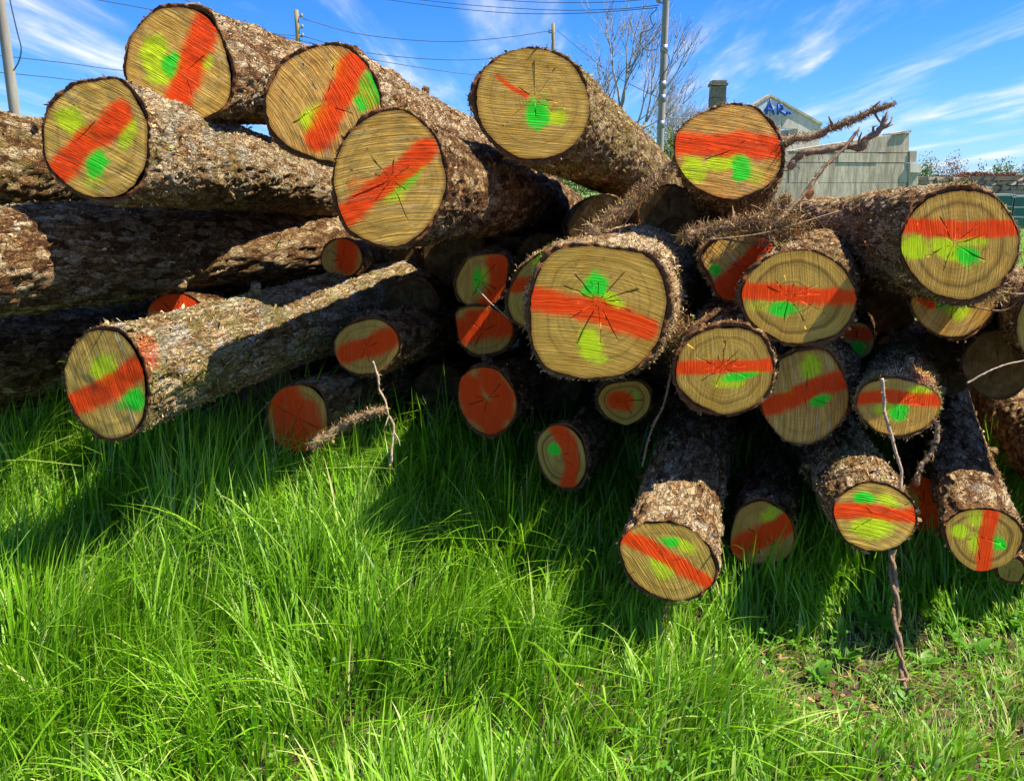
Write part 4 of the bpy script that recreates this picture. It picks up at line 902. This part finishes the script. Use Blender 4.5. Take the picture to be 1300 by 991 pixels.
# ------------------------------------------------------------------ shrubs
def leaf_mat(name, a, b):
    m, t, out = mat(name); g = t.attr('gv').outputs['Fac']; c = t.mix(g, (*a, 1), (*b, 1))
    d = t.n('ShaderNodeBsdfPrincipled', {'Base Color': c, 'Roughness': .6}); tr = t.n('ShaderNodeBsdfTranslucent', {'Color': c}); t.set(out.inputs[0], t.n('ShaderNodeMixShader', {0: .3, 1: d, 2: tr})); return m
GREENB = leaf_mat('green_shrub_leaves', (.04, .09, .012), (.17, .24, .03)); REDB = leaf_mat('russet_leaves', (.08, .03, .02), (.30, .11, .05)); YELB = leaf_mat('yellow_green_leaves', (.10, .13, .02), (.34, .36, .05))
def shrub(label, x, y, w, dep, h, n, mt, seed, size=.09, cat='shrub', name='shrub', stems=7):
    r = np.random.default_rng(seed); root = thing(name, label, cat, (x, y, 0)); k = 14
    cc_ = np.stack([r.uniform(-w / 2, w / 2, k), r.uniform(-dep / 2, dep / 2, k), r.uniform(.3, .95, k) * h], -1); i = r.integers(0, k, n); P = cc_[i] + r.normal(0, 1, (n, 3)) * np.array([w / 9, dep / 6, h / (8 if cat != 'hedge' else 22)])
    if cat == 'hedge': P[:, 0] = r.uniform(-w / 2, w / 2, n); P[:, 2] = r.random(n) ** .5 * h * (0.86 + 0.12 * vnoise(P[:, 0] * 1.3, seed, 1.0))
    P[:, 2] = np.abs(P[:, 2]); a = r.normal(0, 1, (n, 3)); a /= np.linalg.norm(a, axis=1)[:, None]; b = np.cross(a, r.normal(0, 1, (n, 3))); b /= np.linalg.norm(b, axis=1)[:, None]; s_ = r.uniform(.4, 1, (n, 1)) * size
    V = np.stack([P - a * s_, P + b * s_ * .5, P + a * s_, P - b * s_ * .5], 1).reshape(-1, 3)
    link('foliage', mesh_np('foliage', V, np.arange(4 * n).reshape(-1, 4), mt, False, {'gv': np.repeat(r.random(n), 4)}), root, kind='stuff')
    m = MB()
    for q in range(stems):
        e = cc_[q]; m.tube([[e[0] * .4, e[1] * .4, -.1], [e[0] * .7, e[1] * .7, e[2] * .5], [e[0], e[1], e[2] * 1.1]], [.03, .02, .01], 4)
    m.build('stems', TWIG, root); return root
def gx(u, Y): return Y * (u - 650) / 982 / 1.025
shrub('yellow green shrub between the bare trees and the tall grey pole', gx(818, 30), 30, 2.2, 1.5, 3.0, 5000, YELB, 1, .08)
shrub('dark green shrub behind the tall grey pole low on the skyline', gx(855, 33), 33, 2.6, 1.5, 2.9, 5000, GREENB, 2, .08)
shrub('small green shrub at the right end of the concrete wall', gx(1176, 34), 34, 1.3, 1, 2.1, 2200, GREENB, 3, .07)
shrub('dark red bush sticking up above the far hedge', gx(1200, 36), 36, 1.7, 1, 2.45, 1800, REDB, 4, .06, stems=12)
shrub('green bush at the far right above the russet hedge', gx(1297, 48), 48, 1.6, 1, 2.6, 1500, GREENB, 5, .1)
shrub('small pointed green bush in the middle of the russet hedge', gx(1258, 46), 46, 1.2, 1, 2.25, 1200, GREENB, 6, .09)
shrub('long clipped russet hedge on the right skyline', gx(1245, 44), 44, 6.5, 1.2, 2.05, 14000, REDB, 7, .09, 'hedge', 'hedge', 9)
shrub('long dark green hedge far behind the log pile', gx(500, 60), 60, 44, 2, 2.3, 30000, GREENB, 8, .14, 'hedge', 'hedge', 9)
bare_tree('tiny leafless tree far off on the right skyline', 1140, 60, 196, 1.2, 12, 4, .10)

# ------------------------------------------------------------------ ruined buildings
CONC = simple('stained_concrete', (0.62, 0.54, 0.39), 0.9, 9, col2=(0.26, 0.215, 0.15), bump=.5, dist=.03, stretch=(1, 1, .22))
CONC2 = simple('grey_render', (0.78, 0.70, 0.58), 0.9, 4, col2=(0.50, 0.44, 0.35), bump=.3, dist=.02, stretch=(1, 1, .4))
PANE = simple('bluish_sheeting', (0.66, 0.74, 0.80), 0.5, 3, col2=(0.48, 0.56, 0.64)); BLUE = simple('blue_spray_paint', (0.02, 0.12, 0.62), .6, 8)
root = thing('concrete_wall', 'long stained concrete wall of big panels with a stepped broken right end', 'wall', (0, 0, 0))
Yw = 20.0; org = on_y(1152, 228, Yw); root.location = (org[0], Yw, 0); root.rotation_euler = (0, 0, math.radians(12))
def WX(u, v): p = on_y(u, v, Yw); return (p[0] - org[0], p[2])
tops = lambda u: np.interp(u, [930, 1000, 1044, 1099, 1152], [200, 191, 184, 175.5, 169])
r = np.random.default_rng(8)
for vi, (va, vb) in enumerate([(286, 258), (258, 232), (232, 207.3), (206.8, 194.6), (194.1, 0)]):
    cuts = [[930, 988, 1041, 1094, 1151], [930, 960, 1015, 1070, 1150], [930, 985, 1040, 1096, 1151.5], [930, 975, 1052, 1108, 1152], [986, 1060, 1121, 1153]][vi]
    for ua, ub in zip(cuts[:-1], cuts[1:]):
        ub2 = ub - .45; px = [WX(ua, va - .25), WX(ub2, va - .25)]
        px += [WX(ub2, vb + .25), WX(ua, vb + .25)] if vb else [WX(ub2, tops(ub2)), WX((ua + ub2) / 2, tops((ua + ub2) / 2) + r.uniform(-.8, .8)), WX(ua, min(tops(ua), va - 1))]
        m = MB(); m.prism(px, -.02 - r.uniform(0, .03), .32); m.build('panel', CONC, root, smooth=False)
m = MB(); m.prism([WX(931, 286), WX(1150, 286), WX(1150, 171), WX(1099, 177), WX(1044, 186), WX(931, 202)], .03, .28); m.build('core', CONC, root, smooth=False)
m = MB(); m.prism([WX(1128, 171.8), WX(1153.5, 168.6), WX(1153.5, 165.8), WX(1148, 166), WX(1130, 169.6)], -.08, .36); m.build('coping_slab', CONC, root, smooth=False)
m = MB(); m.prism([WX(1153, 206.5), WX(1162, 206.5), WX(1163, 192), WX(1152.5, 192)], -.06, .30); m.build('broken_block', CONC, root, smooth=False)
m = MB(); m.prism([WX(1152, 219), WX(1168, 219), WX(1168, 208), WX(1152, 207.2)], -.10, .34); m.build('broken_block', CONC2, root, smooth=False)
m = MB(); m.prism([WX(1152, 286), WX(1166, 286), WX(1166, 219.5), WX(1152, 219.5)], -.04, .30); m.build('broken_block', CONC, root, smooth=False)

Yg = 34.0
def G(u, v): p = on_y(u, v, Yg); return (p[0], p[2])
root = thing('ruined_gable_house', 'roofless grey gable house with blue graffiti under its peak', 'building', (0, Yg, 0)); house = root
def pz(px): return [G(*q) for q in px]
zb = -.2; xl = G(905, 165)[0]; xr_ = G(1042, 158)[0]
ap = (971, 123); le = (905, 163); re = (1042, 157)
def line_y(u): 
    return ap[1] + (u - ap[0]) * ((re[1] - ap[1]) / (re[0] - ap[0]) if u > ap[0] else (le[1] - ap[1]) / (le[0] - ap[0]))
def gp(name, px, mt, y0=0.0, y1=.3, base=False):
    m = MB(); m.prism(px, y0, y1); return m.build(name, mt, root, smooth=False)
o1, o2, ot, ob = 988, 1011, 164, 174
gp('wall_panel', [(xl, zb), (G(o1, 200)[0], zb), G(o1, line_y(o1)), G(*ap), G(*le)], CONC2)
gp('wall_panel', [G(o1, ot), G(o2, ot), G(o2, line_y(o2)), G(o1, line_y(o1))], CONC2, .003, .297)
gp('wall_panel', [(G(o1, 200)[0], zb), (G(o2, 200)[0], zb), G(o2, ob), G(o1, ob)], CONC2, .003, .297)
gp('wall_panel', [(G(o2, 200)[0], zb), (xr_, zb), G(*re), G(o2, line_y(o2))], CONC2)
gp('gable_sheet', [G(945, 148), G(970, 148), G(970, 127), G(950, 139)], PANE, -.02, -.004); gp('gable_sheet', [G(972, 148), G(1008, 148), G(990, 136), G(972, 127)], PANE, -.02, -.004)
gp('gable_post', [G(970.2, 150), G(971.8, 150), G(971.8, 126), G(970.2, 126)], CONC, -.05, -.003)
gp('coping', [G(904, 165), G(971, 124.5), G(971, 121.5), G(903, 162)], CONC, -.06, .36); gp('coping', [G(971.2, 124.5), G(1043, 160), G(1043.5, 156.5), G(971.2, 121.5)], CONC, -.06, .36)
m = MB(); zr = G(1042, 158)[1]; m.box((xr_ - .15, 3.8, zr / 2 - .1), (.3, 6.9, zr), 0); m.build('side_wall', CONC2, root, smooth=False)
def stroke(px, w=.055):
    P = np.array([[*(G(*q)[:1]), -.045, G(*q)[1]] for q in px]); m = MB(); m.tube(P, w, 4); P_ = m.build('graffiti_letter', BLUE, root); return P_
for px in ([(965,147),(967.5,138),(969.5,131),(973,139),(976,147)], [(963,142),(969,140.5),(976,141)], [(981,147),(981.5,141),(981.5,134)], [(981.5,134),(987,135),(988,139),(982,141.5)], [(983,141.5),(987,144),(992,147)], [(992,147),(996,142),(999,146)]):
    stroke(px)
ga_ = math.radians(12); house.location = (xr_ - math.cos(ga_) * xr_, Yg - math.sin(ga_) * xr_, 0); house.rotation_euler = (0, 0, ga_)
root = thing('chimney', 'old stone chimney with a projecting dark cap above the warm orange log', 'chimney', (0, 0, 0)); Yc = 30.0
cxx = on_y(911, 120, Yc)[0]; zt = on_y(911, 103, Yc)[2]; zm = on_y(911, 110, Yc)[2]; root.location = (cxx, Yc, 0)
CHIM = simple('old_chimney_stone', (0.33, 0.28, 0.19), 0.9, 14, col2=(0.13, 0.11, 0.07), bump=.6, dist=.03)
nC = 12
for k in range(nC):
    z0 = zm * k / nC; z1 = zm * (k + 1) / nC; m = MB(); m.box((rng.normal(0, .006), 0, (z0 + z1) / 2), (.50 + rng.normal(0, .01), .50, z1 - z0 - .012), 0, .008); m.build('stone_course', CHIM, root, smooth=False)
m = MB(); m.box((0, 0, zm + .06), (.60, .60, .11), 0, .006); m.box((0, 0, (zm + .12 + zt) / 2 + .0), (.52, .52, zt - zm - .11), 0, .006); m.build('cap', CHIM, root, smooth=False)
m = MB(); m.tube([[-.33, -.27, zt - .05], [-.36, -.27, zt - .6], [-.40, -.27, zt - 1.4], [-.35, -.2, 0]], .012, 5); m.build('lead_cable', WIRE, root)

# rubble wall and green doors at the far right
STONE = simple('rubble_stone', (0.42, 0.35, 0.26), 0.9, 8, col2=(0.20, 0.15, 0.11), bump=.5, dist=.02)
root = thing('rubble_wall', 'far rubble stone wall at the right edge under the russet hedge', 'wall', (gx(1240, 26), 26, 0)); r = np.random.default_rng(3); n_ = 0
stones = []
for q in range(6):
    m = MB(); v = r.normal(0, 1, (8, 3)); m.box((0, 0, 0), (1, .9, .8), 0, .10); o = m.build('stone', STONE, root, smooth=False); stones.append(o.data); bpy.data.objects.remove(o)
zz_ = 0.0; row = 0
while zz_ < 1.55:
    hh = r.uniform(.13, .20); x = -3.4 + r.uniform(0, .2)
    while x < 3.4:
        ww = r.uniform(.18, .42)
        if zz_ > .75:
            o = link('stone', stones[r.integers(6)], root); o.location = (x + ww / 2, r.uniform(-.04, .04), zz_ + hh / 2); o.scale = (ww * .97, .42, hh * 1.12); n_ += 1
        x += ww
    zz_ += hh
m = MB(); m.box((0, .02, .37), (6.8, .38, .74), 0); m.build('footing', STONE, root, smooth=False)
print('stones', n_)
TEAL = simple('teal_paint', (0.015, 0.16, 0.11), .5, 6); WHITEF = simple('pale_frame', (.55, .56, .52), .6, 8)
for u, w, z1, lb in [(1272, .62, 1.02, 'left of two small teal boxes in front of the far rubble wall'), (1296, .66, .98, 'right teal box in front of the far rubble wall')]:
    root = thing('teal_box', lb, 'box', (gx(u, 24.5), 24.5, 0)); m = MB(); m.box((0, 0, z1 / 2), (w, .5, z1), 0); m.build('body', TEAL, root, smooth=False)
    m = MB(); m.box((0, 0, z1 + .03), (w + .06, .56, .055), 0); m.build('lid', WHITEF, root, smooth=False)
    for sx in (-1, 1):
        m = MB(); m.box((sx * (w / 2 - .03), -.27, z1 / 2), (.05, .035, z1 - .02), 0); m.build('corner_post', WHITEF, root, smooth=False)
    for hz in (.3, .6):
        m = MB(); m.box((0, -.262, z1 * hz + .1), (w - .12, .02, .04), 0); m.build('rail', WHITEF, root, smooth=False)

# small digger and green post in the gap between the top logs
DIG = simple('rusty_orange_paint', (0.46, 0.17, 0.03), .6, 12, col2=(.22, .09, .03)); GRN = simple('green_paint', (0.02, 0.30, 0.12), .5, 8); DARK = simple('dark_rubber', (.03, .03, .03), .8, 10); GLS = simple('dark_glass', (.05, .07, .08), .15, 3)
Yd = 27.0; root = thing('small_digger', 'small rusty orange digger in the gap behind the shaggy top log', 'digger', (gx(813, Yd), Yd, 0))
for sy in (-.5, .5):
    m = MB(); m.tube([[-.8, sy, .25], [0, sy, .25], [.8, sy, .25]], .25, 10); m.build('track', DARK, root)
m = MB(); m.box((0, 0, .85), (1.5, 1.1, .55), 0, .02); m.box((-.5, 0, 1.25), (.5, 1.0, .3), 0, .02); m.build('body', DIG, root, smooth=False)
m = MB(); m.box((.25, 0, 1.68), (.62, .9, 1.05), 0); cab = m.build('cab', DIG, root, smooth=False); m = MB(); m.box((.25, -.455, 1.8), (.45, .02, .6), 0); m.build('window', GLS, root, smooth=False)
m = MB(); m.tube([[.6, 0, 1.1], [1.1, 0, 2.2], [1.5, 0, 2.35]], .09, 6); m.build('boom', DIG, root); m = MB(); m.tube([[1.5, 0, 2.35], [1.8, 0, 1.4], [1.9, 0, 1.0]], .07, 6); m.build('dipper', DIG, root)
m = MB(); m.prism([(1.7, .6), (2.1, .65), (2.15, 1.0), (1.85, 1.05)], -.25, .25); m.build('bucket', DARK, root, smooth=False)
root = thing('green_post', 'bright green metal post with a crossbar left of the tall grey pole', 'post', (gx(829, 25), 25, 0))
m = MB(); m.tube([[0, 0, 0], [0, 0, 1.6], [0, 0, 2.75]], .05, 8); m.build('shaft', GRN, root); m = MB(); m.tube([[-.22, 0, 2.55], [.22, 0, 2.6]], .035, 6); m.build('crossbar', GRN, root); m = MB(); m.tube([[-.18, 0, 2.55], [-.10, 0, 1.9], [0, 0, 1.5]], .03, 6); m.build('brace', GRN, root)
